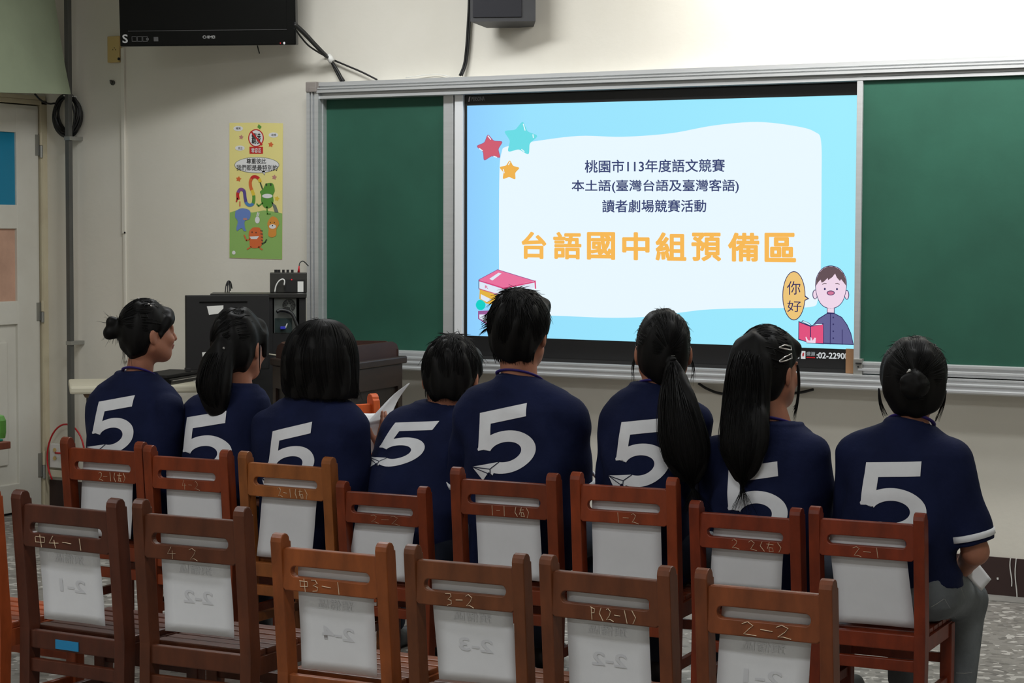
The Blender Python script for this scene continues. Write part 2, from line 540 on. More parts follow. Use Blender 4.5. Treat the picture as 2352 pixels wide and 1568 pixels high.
# chalk tray
zq = zb
prt = [(0, 0), (-.128, 0), (-.138, .006), (-.138, .014), (-.122, .017), (-.122, .031), (-.128, .034), (-.128, .038), (-.11, .041), (-.11, .052), (-.116, .055), (-.116, .060), (0, .060)]
b = MB(); b.prism(prt, 0, X1 - X0, M['alu'], bmap((X0, 0, zq)), (0, 1, 0), (0, 0, 1), (1, 0, 0)); b.build('chalk_tray', bd)


def panel(name, xa, xb, y, st_l, st_r, zlow, ztop, ribs=True):
    e = MB(); e.box(bmap((xa, y, zlow)), bmap((xb, y + 0.018, ztop)), M['green'])
    o = e.build(name, bd)
    if st_l:
        s = MB(); s.box(bmap((xa - st_l, y - 0.012, zlow - 0.02)), bmap((xa + 0.002, y + 0.02, ztop)), M['alu'], bev=0.003); s.build('stile', o)
    if st_r:
        s = MB(); s.box(bmap((xb - 0.002, y - 0.012, zlow - 0.02)), bmap((xb + st_r, y + 0.02, ztop)), M['alu'], bev=0.003); s.build('stile', o)
    if ribs:
        pp = [(0, 0), (-.010, 0), (-.010, .010), (-.024, .013), (-.024, .021), (-.006, .024), (-.006, .034), (-.016, .038), (-.016, .046), (0, .05)]
        s = MB(); s.prism(pp, 0, xb - xa, M['alu'], bmap((xa, y, zlow - 0.046)), (0, 1, 0), (0, 0, 1), (1, 0, 0)); s.build('bottom_rail', o)
    return o


zpt = z0 - 0.062
xa, xb = float(PY(748, 500, -0.03)[0]), float(PY(1021.5, 500, -0.03)[0])
zl = float(PY(947, 806.5, -0.03)[2])
panel('green_panel', xa, xb, -0.03, 0.024, float(PY(1040.5, 500, -0.042)[0]) - xb, zl, zpt)
# grey stile beside the display
xa = float(PY(1043.5, 500, -0.05)[0]); xb = float(PY(1062.5, 500, -0.05)[0])
b = MB(); b.box(bmap((xa, -0.05, zq + 0.06)), bmap((xb, -0.005, zpt)), mat('pale_painted_metal', (232, 234, 236), 0.4, 0.1), bev=0.003); b.build('display_surround', bd)
xa = float(PY(1979, 500, -0.072)[0]); zl2 = float(PY(2300, 843, -0.07)[2])
rp = panel('green_panel', xa, X1 - 0.05, -0.072, float(PY(1978, 500, -0.084)[0] - PY(1966.5, 500, -0.084)[0]) + 0.002, 0, zl2, zpt)
la, lb = PY(1960.5, 823, -0.09), PY(1980.5, 862, -0.09)
b = MB(); b.box(bmap((la[0], -0.095, lb[2])), bmap((lb[0], -0.06, la[2])), M['steel'], bev=0.003)
b.box(bmap((la[0] + 0.012, -0.1, la[2] - 0.022)), bmap((lb[0] - 0.002, -0.094, la[2] - 0.016)), M['dark'])
q = PY(1971, 842, -0.096); b.tube([bmap(q), bmap(q + np.array([0, -0.003, 0]))], 0.0035, M['dark'], 8); b.build('latch', rp)

# ------------------------------------------------------------------ interactive display with its slide
YS = -0.036
x0, x1 = float(PY(1062.5, 500, YS)[0]) + 0.008, float(PY(1985, 500, YS)[0])
ds = thing('interactive_display', ((x0 + x1) / 2, -0.002, 0.9), 0, 'large flat interactive display showing a blue and white slide, set into the chalkboard', 'screen')
DO = np.array(ds.location)
zbz = float(PY(1340, 823.5, YS)[2]); ztz = z0 - 0.0815
b = MB(); b.box(np.array((x0, YS, zq + 0.06)) - DO, np.array((x1, -0.004, ztz)) - DO, M['black'], bev=0.004)
b.box(np.array((x0 + 0.01, YS - 0.006, zq + 0.06)) - DO, np.array((x1 - 0.002, YS, zq + 0.075)) - DO, M['dark'])
b.build('bezel', ds)


def dmap(x, y, l):
    return PY(x, y, YS - 0.0012 - 0.00045 * l) - DO


def gradient_glow():
    m = bpy.data.materials.new('slide_sky_blue'); m.use_nodes = True
    nt = m.node_tree; bs = nt.nodes['Principled BSDF']; bs.inputs['Base Color'].default_value = (.01, .01, .01, 1); bs.inputs['Specular IOR Level'].default_value = 0.2
    tc = nt.nodes.new('ShaderNodeTexCoord'); sx = nt.nodes.new('ShaderNodeSeparateXYZ'); nt.links.new(tc.outputs['Generated'], sx.inputs[0])
    cr = nt.nodes.new('ShaderNodeValToRGB'); e = cr.color_ramp.elements
    e[0].position = 0; e[0].color = (*lin((142, 206, 255)), 1); e[1].position = 1; e[1].color = (*lin((158, 238, 255)), 1)
    x = e.new(0.16); x.color = (*lin((152, 226, 255)), 1)
    nt.links.new(sx.outputs[0], cr.inputs[0]); nt.links.new(cr.outputs[0], bs.inputs['Emission Color']); bs.inputs['Emission Strength'].default_value = 0.98
    return m


GB = gradient_glow()
G = {k: glow('slide_' + k, c) for k, c in dict(white=(232, 247, 255), navy=(50, 62, 110), amber=(246, 184, 84), teal=(104, 219, 228), rose=(206, 92, 112), gold=(238, 178, 78),
     plum=(150, 88, 150), pinkbook=(232, 112, 156), deeppink=(216, 66, 122), page=(222, 232, 246), yellow=(226, 178, 62), aqua=(0, 206, 196), skin=(238, 214, 232), brown=(98, 78, 84),
     robe=(98, 98, 146), outline=(44, 40, 92), bubble=(236, 196, 120), mouth=(206, 116, 150), book=(222, 80, 124), pagewhite=(206, 236, 250), brownline=(120, 84, 60)).items()}
A = Art(dmap)
A.poly([(1073, 770.2), (1990, 803.4), (1990, 217.7), (1073, 242.7)], GB)
A.up()
blob = spline([(1147, 700), (1146, 560), (1147, 400), (1152, 350), (1165, 336), (1230, 324), (1330, 312), (1430, 314), (1540, 306), (1640, 288), (1740, 280), (1830, 290), (1872, 303), (1886, 325), (1887, 420), (1886, 560), (1884, 660), (1878, 690), (1866, 704), (1800, 707), (1700, 708), (1620, 711), (1560, 718), (1490, 727), (1400, 729.5), (1280, 725), (1180, 722), (1150, 715), (1147, 700)], 6)
A.poly([tuple(p) for p in blob[::-1]], G['white'])
A.up()
A.star(1126, 340, 34, 6 - 16, G['plum']); A.star(1195, 319, 43, 8, G['teal']); A.star(1170, 392, 25.5, 2, G['plum'] if False else G['gold'])
A.up(); A.star(1126, 340, 32.3, -10, G['rose'])
A.up()
for pts in (((1121, 312), (1127, 320)), ((1101, 341), (1108, 346)), ((1134, 359), (1141, 361)), ((1202, 285), (1206, 299)), ((1224, 309), (1225, 316)), ((1198, 343), (1204, 348)), ((1171, 372), (1168, 378)), ((1156, 389), (1158, 397)), ((1173, 409), (1178, 414))):
    A.line(pts, 2.2, G['white'])
NAVYT = 0.014
A.text('桃園市113年度語文競賽', [(1343, 367.5), (1665, 364.6), (1665, 394.8), (1343, 396.8)], G['navy'], NAVYT)
A.text('本土語(臺灣台語及臺灣客語)', [(1313, 413), (1697, 411.5), (1697, 443.5), (1313, 443)], G['navy'], NAVYT)
A.text('讀者劇場競賽活動', [(1383, 458.5), (1622, 458), (1622, 487), (1383, 488)], G['navy'], NAVYT)
for ch, a, c in zip('台語國中組預備區', (1198, 1270.5, 1348, 1429, 1505.5, 1588, 1672, 1756), (1255, 1335.5, 1413, 1492, 1576.5, 1656.5, 1744, 1828.5)):
    t0 = 532 + (a - 1198) * 0.004; b0 = 594 + (a - 1198) * 0.0135
    A.text(ch, [(a, t0), (c, t0 + 0.2), (c, b0 + 0.8), (a, b0)], G['amber'], 0.031, 12)
# books, lower left of the slide
A.poly([(1100, 661), (1100, 646), (1160, 665), (1160, 684)], G['page']); A.poly([(1102, 664), (1101, 686), (1117, 697), (1150, 700), (1150, 680)], G['yellow'])
A.ell(1104, 700, 11, 12, G['aqua']); A.poly([(1098, 714), (1098, 732), (1122, 748), (1140, 742), (1140, 712)], G['plum'])
A.up()
A.poly([(1100, 642), (1143, 619), (1228, 645), (1157, 661)], G['pinkbook']); A.poly([(1104, 675), (1104, 686), (1119, 694), (1130, 688)], G['page']); A.poly([(1101, 722), (1101, 731), (1121, 743), (1130, 738), (1130, 722)], G['page'])
A.poly([(1158, 663), (1227, 648), (1227, 660), (1160, 684)], G['page'])
A.up()
A.poly([(1124, 640), (1145, 626), (1152, 628), (1131, 644)], G['page'])
A.line([(1100, 642), (1143, 619), (1228, 645)], 1.4, G['plum']); A.line([(1100, 644), (1157, 662), (1228, 647)], 3, G['deeppink']); A.line([(1100, 643), (1100, 662)], 1.6, G['outline'])
A.line([(1100, 663), (1150, 678)], 2, G['rose']); A.line([(1229, 645), (1230, 662)], 3, G['deeppink'])
A.text('R', [(1114, 655), (1121, 656.5), (1121, 663), (1114, 661.5)], G['deeppink'], 0.01)
# speech bubble and reading boy, lower right of the slide
A.ell(1823.5, 679, 26.5, 56.5, G['outline']); A.poly([(1845, 675), (1859, 686), (1845, 692)], G['outline'])
A.ell(1872, 676, 6, 11, G['outline']); A.ell(1945, 677, 5.5, 11, G['outline'])
A.up()
A.ell(1823.5, 679, 24.8, 54.6, G['bubble']); A.poly([(1844, 677.5), (1855, 686), (1844, 690)], G['bubble'])
A.ell(1872.2, 676, 4.5, 9.4, G['skin']); A.ell(1944.8, 677, 4, 9.4, G['skin'])
A.poly([(1868, 787), (1868, 745), (1880, 731), (1899, 719), (1917, 719), (1934, 728), (1946, 745), (1955, 765), (1961, 792)], G['outline'])
A.poly([(1899, 700), (1917, 700), (1917, 722), (1899, 722)], G['outline'])
A.up()
A.text('你', [(1807.5, 645.5), (1838.5, 645.5), (1838.5, 676), (1807.5, 677)], G['outline'], 0.0); A.text('好', [(1808, 689.5), (1840.5, 690.5), (1840.5, 716), (1808, 716)], G['outline'], 0.0)
A.poly([(1869.5, 786), (1869.5, 746), (1881, 733), (1900, 720.5), (1916, 720.5), (1933, 729.5), (1944.5, 746), (1953.5, 766), (1959, 790)], G['robe'])
A.poly([(1900.5, 704), (1915.5, 704), (1915.5, 718), (1900.5, 717)], G['skin'])
head = [(1872, 655), (1874, 640), (1880, 626), (1890, 615), (1903, 610), (1915, 610.5), (1928, 616), (1938, 627), (1944, 641), (1945, 657), (1942, 675), (1936, 692), (1925, 704), (1909, 709), (1893, 705), (1882, 694), (1875, 676)]
A.poly([tuple(p) for p in spline(head + [head[0]], 4)], G['outline'])
A.up()
A.poly([(1909 + (x - 1909) * 0.965, 660 + (y - 660) * 0.968) for x, y in [tuple(p) for p in spline(head + [head[0]], 4)]], G['skin'])
A.up()
A.poly([(1874, 657), (1875, 641), (1881, 627), (1891, 616.5), (1903, 611.5), (1915, 612), (1927, 617.5), (1937, 628), (1942.5, 641), (1943.5, 656), (1939, 650), (1932, 641), (1929, 645), (1922, 637), (1918, 628), (1912, 636), (1902, 643), (1901, 638), (1893, 646), (1887, 649), (1885, 642), (1879, 648)], G['brown'])
A.ell(1894.5, 663.5, 2.2, 2.6, G['outline']); A.ell(1922.5, 663.8, 2.2, 2.6, G['outline']); A.ell(1908, 672.5, 9.3, 5.6, G['outline'])
A.line([(1889, 653), (1893, 650.5), (1898, 651)], 1.6, G['brown']); A.line([(1919, 651), (1924, 650.5), (1928, 653)], 1.6, G['brown'])
A.line([(1907.5, 720), (1907, 790)], 1.6, G['outline']); A.line([(1934.5, 757), (1934.5, 791)], 1.6, G['outline'])
for y in (729, 744.5, 760.5, 776.5):
    A.ell(1914, y, 1.7, 2, G['outline'])
A.poly([(1833.5, 780), (1834, 737), (1862, 748), (1891.5, 742), (1892, 790), (1862, 788)], G['outline'])
A.poly([(1840, 738), (1844, 735.5), (1858, 741), (1864, 747), (1875, 743), (1890, 742), (1889, 747), (1862, 750)], G['outline'])
A.line([(1853, 787), (1960, 791)], 2.2, G['outline'])
A.up()
A.ell(1908, 672.7, 7.6, 4, G['mouth'])
A.poly([(1835, 778), (1835.5, 740), (1860.5, 750), (1860, 787)], G['book']); A.poly([(1862.5, 750), (1890.5, 745), (1890.5, 788), (1862.5, 787)], G['book'])
A.poly([(1842, 738.5), (1846, 737), (1857, 741.5), (1863, 748)], G['pagewhite']); A.poly([(1866, 747.2), (1876, 744), (1888.5, 743.6), (1888, 745.4)], G['pagewhite'])
A.up()
A.poly([(1853, 787), (1850, 774), (1852, 773), (1856, 781), (1861, 782), (1861.5, 774), (1864, 775), (1866.5, 782), (1871, 775), (1874, 776), (1873, 788)], G['skin'])
sl = A.mb.build('slide', ds)
# marks on the bezel
A = Art(dmap); A.layer = 1
pg = mat('pale_bezel_lettering', (150, 150, 152), 0.6)
A0 = A
A.text('PERSONA', [(1083, 222.5), (1113, 221.3), (1113, 231), (1083, 232.3)], pg, 0.0)
A.poly([(1075.5, 233.5), (1077.5, 221.8), (1080.5, 221.6), (1078.5, 233.4)], mat('grey_mark', (190, 180, 184), 0.5))
A.mb.build('brand_lettering', ds)
A = Art(dmap); A.layer = 1
wl = mat('white_sticker_lettering', (226, 230, 234), 0.6); gl = mat('grey_sticker_lettering', (150, 158, 162), 0.6)
A.text('1', [(1832, 807), (1836, 807), (1836, 823), (1832, 823)], wl, 0.03)
A.poly([(1839.5, 823.6), (1850, 824), (1850, 806), (1839.5, 805.6)], wl)
A.text('盛源', [(1852, 807), (1872.5, 807.8), (1872.5, 817.5), (1852, 816.7)], gl, 0.03)
A.poly([(1852, 821.8), (1872, 822.4), (1872, 819.6), (1852, 819)], M['red'])
A.text(':02-2290', [(1875.5, 808.6), (1940, 810.4), (1940, 824.6), (1875.5, 822.8)], wl, 0.028)
A.text('0', [(1939.5, 810.4), (1948, 810.6), (1948, 824.8), (1939.5, 824.6)], wl, 0.028)
A.up(); A.poly([(1843, 818), (1846, 818), (1847, 811), (1845, 809), (1843, 813)], M['red'])
A.mb.build('phone_sticker', ds)
# cardboard stuck at the right end of the bezel
a, c = PY(1943, 800.5, -0.05), PY(1966, 845, -0.05)
b = MB(); b.box((a[0], -0.052, zq + 0.0605), (c[0], -0.044, a[2]), M['card'], bev=0.001)
tag(b.build('cardboard_piece'), 'small upright piece of brown cardboard on the ledge at the display corner', 'cardboard')

# ------------------------------------------------------------------ television
ang = math.radians(20.5)
tvp = P(476.5, 105, 9.62)
tv = thing('television', (tvp[0], tvp[1], tvp[2]), ang, 'black flat television hanging high at the left of the front wall', 'television')
s = 9.62 / F; hw = 209 * s; hh = 0.545
tilt = Matrix.Rotation(math.radians(4), 4, 'X')
b = MB(); b.box((-hw, 0, 0), (hw, 0.05, hh), M['gloss'], xf=tilt, bev=0.006); b.build('bezel', tv)
b = MB(); b.box((-hw + 0.043, -0.0015, 0.075), (hw - 0.043, 0.001, hh - 0.04), M['gloss'], xf=tilt)
b.box((-hw + 0.043, -0.003, 0.071), (hw - 0.043, -0.0002, 0.0745), mat('grey_screen_edge', (52, 52, 52), 0.4), xf=tilt); b.build('screen', tv)


def tvmap(x, y, l):
    u = (x - 476.5) * s; v = (105 - y) * s + (x - 476.5) * s * -0.0096
    return tilt @ Vector((u * 1.0, -0.0012 - 0.0006 * l, v))


A = Art(tvmap); lg = mat('grey_television_lettering', (170, 170, 168), 0.5); fg = mat('faint_television_sticker', (74, 74, 74), 0.5)
A.text('CHIMEI', [(466, 82), (495, 82), (495, 88.5), (466, 88.5)], lg, 0.01)
A.mb.build('brand_lettering', tv); A = Art(tvmap)
A.text('S', [(274, 79), (287, 79), (287, 99), (274, 99)], lg, 0.02)
for x in (297, 310, 323):
    A.line([(x, 84), (x + 11, 84), (x + 11, 95), (x, 95)], 1.2, fg, True)
A.ell(334, 90, 3.4, 3.4, fg); A.poly([(349, 85), (360, 85), (360, 95), (349, 95)], fg)
A.mb.build('sticker', tv); A = Art(tvmap)
A.ell(658, 99, 2.3, 3, glow('white_indicator', (230, 230, 230), 0.8)); A.ell(649, 99, 1.3, 1.5, glow('red_indicator', (220, 30, 40), 0.8))
A.mb.build('indicator_light', tv)
b = MB(); b.box((-0.12, 0.045, 0.2), (0.12, 0.09, 0.4), M['dark']); b.box((-0.03, 0.08, 0.27), (0.03, 0.3, 0.33), M['dark']); b.build('wall_bracket', tv)
# loose wire under the set
b = MB(); b.tube([P(591, 103.5, 9.66), P(593, 112, 9.66), P(596, 123, 9.66)], 0.003, M['rubber'], 6); o = b.build('loose_wire', tv, smooth=True)
o.matrix_parent_inverse = (Matrix.Translation(tv.location) @ Matrix.Rotation(ang, 4, 'Z')).inverted()
# cable bundle
b = MB()
for k, pts in enumerate((((676, 52), (700, 74), (722, 98), (745, 122), (757, 133), (766, 146), (775, 163), (790, 186)),
                         ((677, 58), (703, 84), (724, 106), (745, 127), (757, 135), (764, 148), (773, 166), (784, 187)),
                         ((676, 55), (701, 79), (722, 103), (744, 124), (756, 134), (768, 150), (779, 168), (788, 186)),
                         ((676, 64), (692, 86), (708, 104), (728, 118), (744, 127), (757, 134), (765, 147), (772, 160)),
                         ((676, 56), (702, 78), (724, 101), (746, 124), (758, 134), (790, 148), (830, 165), (866, 183)))):
    n_ = len(pts); d0, d1 = 9.75, None
    L3 = [PY(x, y, -0.02 - 0.012 * (k % 3) - 0.25 * max(0, (1 - i / 4.0))) for i, (x, y) in enumerate(pts)]
    b.tube(spline(L3, 5), 0.0065 if k < 3 else 0.0045, M['rubber'], 7)
o = b.build('television_cables', smooth=True); tag(o, 'bundle of black cables running from the television down to the chalkboard frame', 'cable')
b = MB(); p0, p1 = PY(754, 128, -0.045), PY(763, 141, -0.045)
b.tube([p0, p1], 0.017, M['white'], 10, flat=0.9); q = PY(756, 143, -0.05); b.tube([p1, q], 0.005, M['white'], 6)
c_ = b.build('cable_tie', o, smooth=True)
# speaker
sp_ = P(1155, 49, 9.0); ang = math.radians(21.4); s = 9.0 / F
sk = thing('wall_speaker', sp_, ang, 'black box loudspeaker mounted high on the front wall above the chalkboard', 'speaker')
hw = 75.5 * s; H_ = 0.27
vs = [(-hw, 0, 0), (hw, 0, 0), (hw - 0.03, 0.17, -0.012), (-hw + 0.05, 0.17, -0.012)]
b = MB(); b.add([Vector(v) for v in vs] + [Vector((v[0], v[1], H_)) for v in vs], [(3, 2, 1, 0), (4, 5, 6, 7), (0, 1, 5, 4), (1, 2, 6, 5), (2, 3, 7, 6), (3, 0, 4, 7)], mat('speaker_case', (58, 58, 60), 0.5, noise=0.15)); b.build('case', sk)
b = MB(); b.box((-hw + 0.012, -0.006, 0.018), (hw - 0.062, 0.0, H_ - 0.02), mat('speaker_cloth', (34, 34, 40), 0.8), bev=0.003); b.build('grille', sk)
b = MB(); b.box((-0.04, 0.16, 0.1), (0.04, 0.2, 0.16), M['dark']); b.build('wall_bracket', sk)
b = MB()
for dx in (-2.2, 2.2):
    b.tube(spline([PY(1080 + dx, -30, -0.03), PY(1079 + dx, 10, -0.025), PY(1076.5 + dx, 60, -0.02), PY(1073 + dx, 110, -0.02), PY(1068 + dx, 148, -0.02), PY(1058 + dx, 174, -0.03)], 5), 0.0055, M['rubber'], 7)
tag(b.build('speaker_cable', smooth=True), 'black twin cable hanging from the wall speaker to the chalkboard top rail', 'cable')
b = MB(); b.tube(spline([PY(932, 178, -0.02), PY(970, 173, -0.015), PY(1005, 170.5, -0.015), PY(1035, 176, -0.02)], 5), 0.0018, M['white'], 5)
tag(b.build('thin_wire', smooth=True), 'thin pale wire arching along the top edge of the chalkboard', 'wire')

# ------------------------------------------------------------------ poster
ps_back = MB()


def pmap(x, y, l):
    return PY(x, y, -0.0025 - 0.0004 * l)


K = {k: mat('poster_' + k, c, 0.6) for k, c in dict(yellow=(244, 232, 150), green=(148, 190, 104), white=(238, 238, 238), red=(206, 44, 44), black=(50, 50, 52), orange=(226, 112, 58), purple=(140, 84, 150),
     violet=(92, 78, 150), blue=(84, 138, 196), leaf=(96, 158, 62), gold=(236, 206, 70), pink=(200, 140, 130), ele=(110, 140, 206), tan=(226, 152, 64), dark=(70, 92, 60), grey=(120, 126, 120), grass=(124, 168, 84)).items()}
A = Art(pmap)
A.poly([(527, 592), (588, 594), (648, 595.5), (650, 283), (588, 281.5), (527, 282)], K['yellow'])
A.up(); A.poly([(527.3, 591.5), (588, 593.5), (647.7, 595), (648.3, 490), (630, 486), (606, 483), (580, 488), (560, 486), (540, 484), (527.6, 488)], K['green'])
A.up()
for x, y in ((547, 295), (628, 310), (551, 340)):
    A.ell(x, y, 11, 6, K['white'])
for x, y, r, c in ((554, 315, 6, 'pink'), (622, 332, 7, 'orange'), (548, 411, 7, 'orange'), (630, 407, 6.5, 'pink'), (636, 456, 6.5, 'gold')):
    A.star(x, y, r, 10, K[c])
A.ell(588, 317, 18, 20.5, K['red']); A.poly([(573, 353), (604, 353), (604, 337), (573, 337)], K['red'])
A.ell(590, 379, 51.5, 18.5, K['grey']); A.poly([(600, 394), (608, 403), (610, 392)], K['grey'])
A.poly([(597, 297), (591, 292), (594, 285), (601, 291)], K['leaf'])
A.up()
A.ell(588, 317, 15.5, 18, K['white']); A.ell(590, 379, 50.3, 17.4, K['white']); A.poly([(601, 393), (607.5, 401), (609, 391)], K['white'])
A.up()
A.text('霸凌', [(578, 305), (599, 305), (599, 331), (578, 331)], K['black'], 0.02); A.text('零容忍', [(577, 340), (600, 340), (600, 351), (577, 351)], K['white'], 0.01)
A.text('尊重彼此', [(566, 363.5), (611, 363.5), (611, 376), (566, 376)], K['black'], 0.012)
A.text('我們都是最特別的', [(543, 378), (637, 378.5), (637, 392), (543, 391)], K['black'], 0.012)
A.text('嘲笑', [(542, 292), (553, 292), (553, 297.5), (542, 297.5)], K['black']); A.text('歧視', [(623, 307), (634, 307), (634, 312.5), (623, 312.5)], K['black']); A.text('孤立', [(547, 337.5), (557, 337.5), (557, 343), (547, 343)], K['black'])
A.up(); A.line([(577, 302), (601, 332)], 4, K['red'])


def band(pts, cols, w_):
    sp2 = spline(pts, 8); n_ = len(sp2) - 1
    q = np.array(sp2); tg = np.gradient(q, axis=0); tg /= np.linalg.norm(tg, axis=1)[:, None] + 1e-9; nn = np.stack([-tg[:, 1], tg[:, 0]], 1) * w_ / 2
    for i in range(n_):
        A.poly([tuple(q[i] - nn[i]), tuple(q[i + 1] - nn[i + 1]), tuple(q[i + 1] + nn[i + 1]), tuple(q[i] + nn[i])], K[cols[min(len(cols) - 1, int(i * len(cols) / n_))]])


band([(547, 458), (546, 445), (550, 436), (556, 435), (561, 440), (563, 455), (566, 466), (573, 471), (581, 467), (583, 452), (580, 440), (576, 430), (575, 417), (580, 407), (588, 406), (595, 411), (598, 418)], ['red', 'purple', 'purple', 'violet', 'violet', 'blue', 'blue', 'leaf', 'gold', 'orange', 'orange', 'red', 'red', 'gold'], 7)
A.line([(545, 455), (543, 463)], 3, K['red']); A.line([(551, 463), (551, 473)], 2, K['red'])
# plain animal figures: a green one, a blue one, an orange one, a tan one, a small white one
A.poly([tuple(p) for p in spline([(610, 421), (626, 421), (631, 437), (627, 448), (628, 462), (622, 476), (607, 476), (600, 462), (600, 448), (597, 440), (604, 434), (610, 421)], 4)], K['leaf'])
A.line([(598, 420), (603, 434)], 3, K['dark']); A.line([(613, 475), (614, 491), (621, 491)], 3, K['leaf']); A.line([(603, 466), (594, 473), (590, 468)], 3, K['leaf']); A.poly([(623, 462), (634, 472), (640, 488), (631, 487)], K['grey'])
A.poly([tuple(p) for p in spline([(541, 484), (556, 478), (574, 484), (573, 502), (562, 508), (563, 524), (566, 530), (560, 530), (556, 524), (550, 526), (545, 530), (543, 524), (546, 508), (540, 498), (541, 484)], 4)], K['ele'])
A.poly([tuple(p) for p in spline([(572, 531), (580, 523), (590, 522), (597, 524), (603, 536), (603, 556), (596, 568), (576, 568), (573, 552), (571, 540), (572, 531)], 4)], K['orange'])
A.line([(573, 549), (566, 552), (561, 540)], 3, K['orange']); A.line([(576, 567), (568, 572)], 3, K['orange']); A.line([(594, 567), (602, 573)], 3, K['orange']); A.line([(602, 560), (609, 556), (612, 550)], 3, K['dark'])
A.poly([tuple(p) for p in spline([(617, 505), (625, 497), (636, 501), (641, 514), (635, 526), (634, 540), (624, 545), (616, 540), (617, 526), (614, 514), (617, 505)], 4)], K['tan'])
A.ell(591, 505, 5.5, 8, K['white']); A.line([(590, 496), (592, 488)], 2.4, K['white']); A.line([(593, 496), (595, 489)], 2.0, K['white']); A.ell(537, 580, 4, 4.5, K['white'])
A.up()
A.ell(614, 450, 12, 5, K['white']); A.ell(612, 424, 1.6, 3, K['black']); A.ell(622, 424, 1.6, 3, K['black']); A.poly([(573, 543), (595, 542), (590, 549), (577, 549)], K['white'])
A.ell(626, 520, 8, 5, K['white']); A.ell(626, 518, 1.5, 1.5, K['black']); A.ell(621, 511, 1, 1.5, K['black']); A.ell(630, 511, 1, 1.5, K['black']); A.ell(579, 533, 1.2, 1.8, K['black']); A.ell(588, 534, 1.2, 1.8, K['black'])
for i in range(5):
    A.line([(598 + i * 0.9, 530 + i * 7), (603, 530 + i * 7.5)], 1.8, K['black'])
A.ell(563, 503, 5, 2.5, K['pink'])
o = A.mb.build('poster'); tag(o, 'tall yellow and green cartoon poster on the wall left of the chalkboard', 'poster')

# ------------------------------------------------------------------ wall fittings on the left
xp = float(PY(157.5, 300, -0.085)[0])
b = MB(); b.box((xp - 0.0135, -0.098, 0), (xp + 0.0135, -0.07, ZC), M['pipe'], bev=0.003)
for y_ in (318, 785):
    q = PY(164, y_, -0.03)[2]; b.box((xp - 0.017, -0.101, q - 0.012), (xp + 0.022, 0, q + 0.008), M['steel'], bev=0.002)
tag(b.build('grey_conduit'), 'dark grey vertical conduit running up the front wall near the door', 'conduit')
cc = PY(158, 264, -0.030)
b = MB()
for k in range(9):
    r0 = 0.076 + 0.0055 * (k % 5); dy = -0.009 * (k // 3) - 0.003 * (k % 2)
    pts = []
    for i in range(40):
        a = 2 * math.pi * i / 40 + 0.3 * k
        pts.append((cc[0] + (r0 * math.cos(a)) * 0.93 + 0.004 * math.sin(k), cc[1] + dy + 0.006 * math.sin(2 * a + k), cc[2] + r0 * 1.13 * math.sin(a) + 0.006 * math.cos(k)))
    b.tube(pts, 0.0058, M['rubber'], 7, closed=True)
b.tube(spline([PY(80, 216, -0.25), PY(95, 231, -0.2), PY(113, 238, -0.12), PY(126, 237, -0.05)], 5), 0.005, M['rubber'], 7)
b.tube(spline([PY(162, 230, -0.06), PY(171, 262, -0.062), PY(167, 305, -0.06)], 5), 0.005, M['rubber'], 7)
o = b.build('cable_coil', smooth=True); tag(o, 'coil of black cable tied to the grey conduit by the door', 'cable')
b = MB(); q = PY(158, 319, -0.06); b.tube([q + np.array([-0.012, 0.03, 0.004]), q + np.array([0.0, -0.03, 0]), q + np.array([0.02, 0.03, 0])], 0.005, M['white'], 6)
q = PY(160, 222, -0.06); b.build('tie', o, smooth=True); b = MB(); b.tube([q + np.array([-0.02, 0.03, 0]), q + np.array([0, -0.045, 0.004]), q + np.array([0.02, 0.03, 0])], 0.004, M['white'], 6); b.build('tie', o, smooth=True)
# outlet + trunking
a, c = PY(250, 84, -0.01), PY(277, 143, -0.01)
b = MB(); b.box((a[0], -0.024, c[2]), (c[0], 0, a[2]), M['beige'], bev=0.005)
for dx, dy in ((262.5, 110), (259, 114), (265, 114)):
    q = PY(dx, dy, -0.0245); b.box((q[0] - 0.0018, -0.0247, q[2] - 0.003), (q[0] + 0.0018, -0.023, q[2] + 0.003), M['dark'])
q = PY(273, 134, -0.0245); b.tube([q, q + np.array([0.003, -0.004, -0.006])], 0.007, M['dark'], 8); o = b.build('wall_outlet'); tag(o, 'yellowed beige outlet box on the wall partly behind the television corner', 'outlet')
a, c = PY(281, 120, 0), PY(289.5, 536, 0)
b = MB(); b.box((float(PY(282, 300, 0)[0]), -0.014, c[2]), (float(PY(289.5, 300, 0)[0]), 0, a[2] + 0.02), M['wall'], bev=0.002)
e = PY(289, 690, 0); b.box((float(PY(285.5, 600, 0)[0]), -0.01, 0.8), (float(PY(291.5, 600, 0)[0]), 0, c[2]), M['wall'], bev=0.002)
q = PY(287, 534, -0.012); b.tube([q, q + np.array([0, -0.003, 0])], 0.005, M['dark'], 8)
tag(b.build('cable_trunking'), 'thin cream cable trunking running down the wall below the television', 'trunking')
q = PY(259, 190, -0.004); b = MB(); b.tube([q, q + np.array([0.004, -0.02, 0.0]), q + np.array([0.006, -0.024, 0.012])], 0.006, M['pipe'], 8); b.tube([q + np.array([0, 0.003, 0]), q + np.array([0, -0.004, 0])], 0.013, M['pipe'], 10)
tag(b.build('wall_hook', smooth=True), 'small grey hook in the wall below the beige outlet', 'hook')
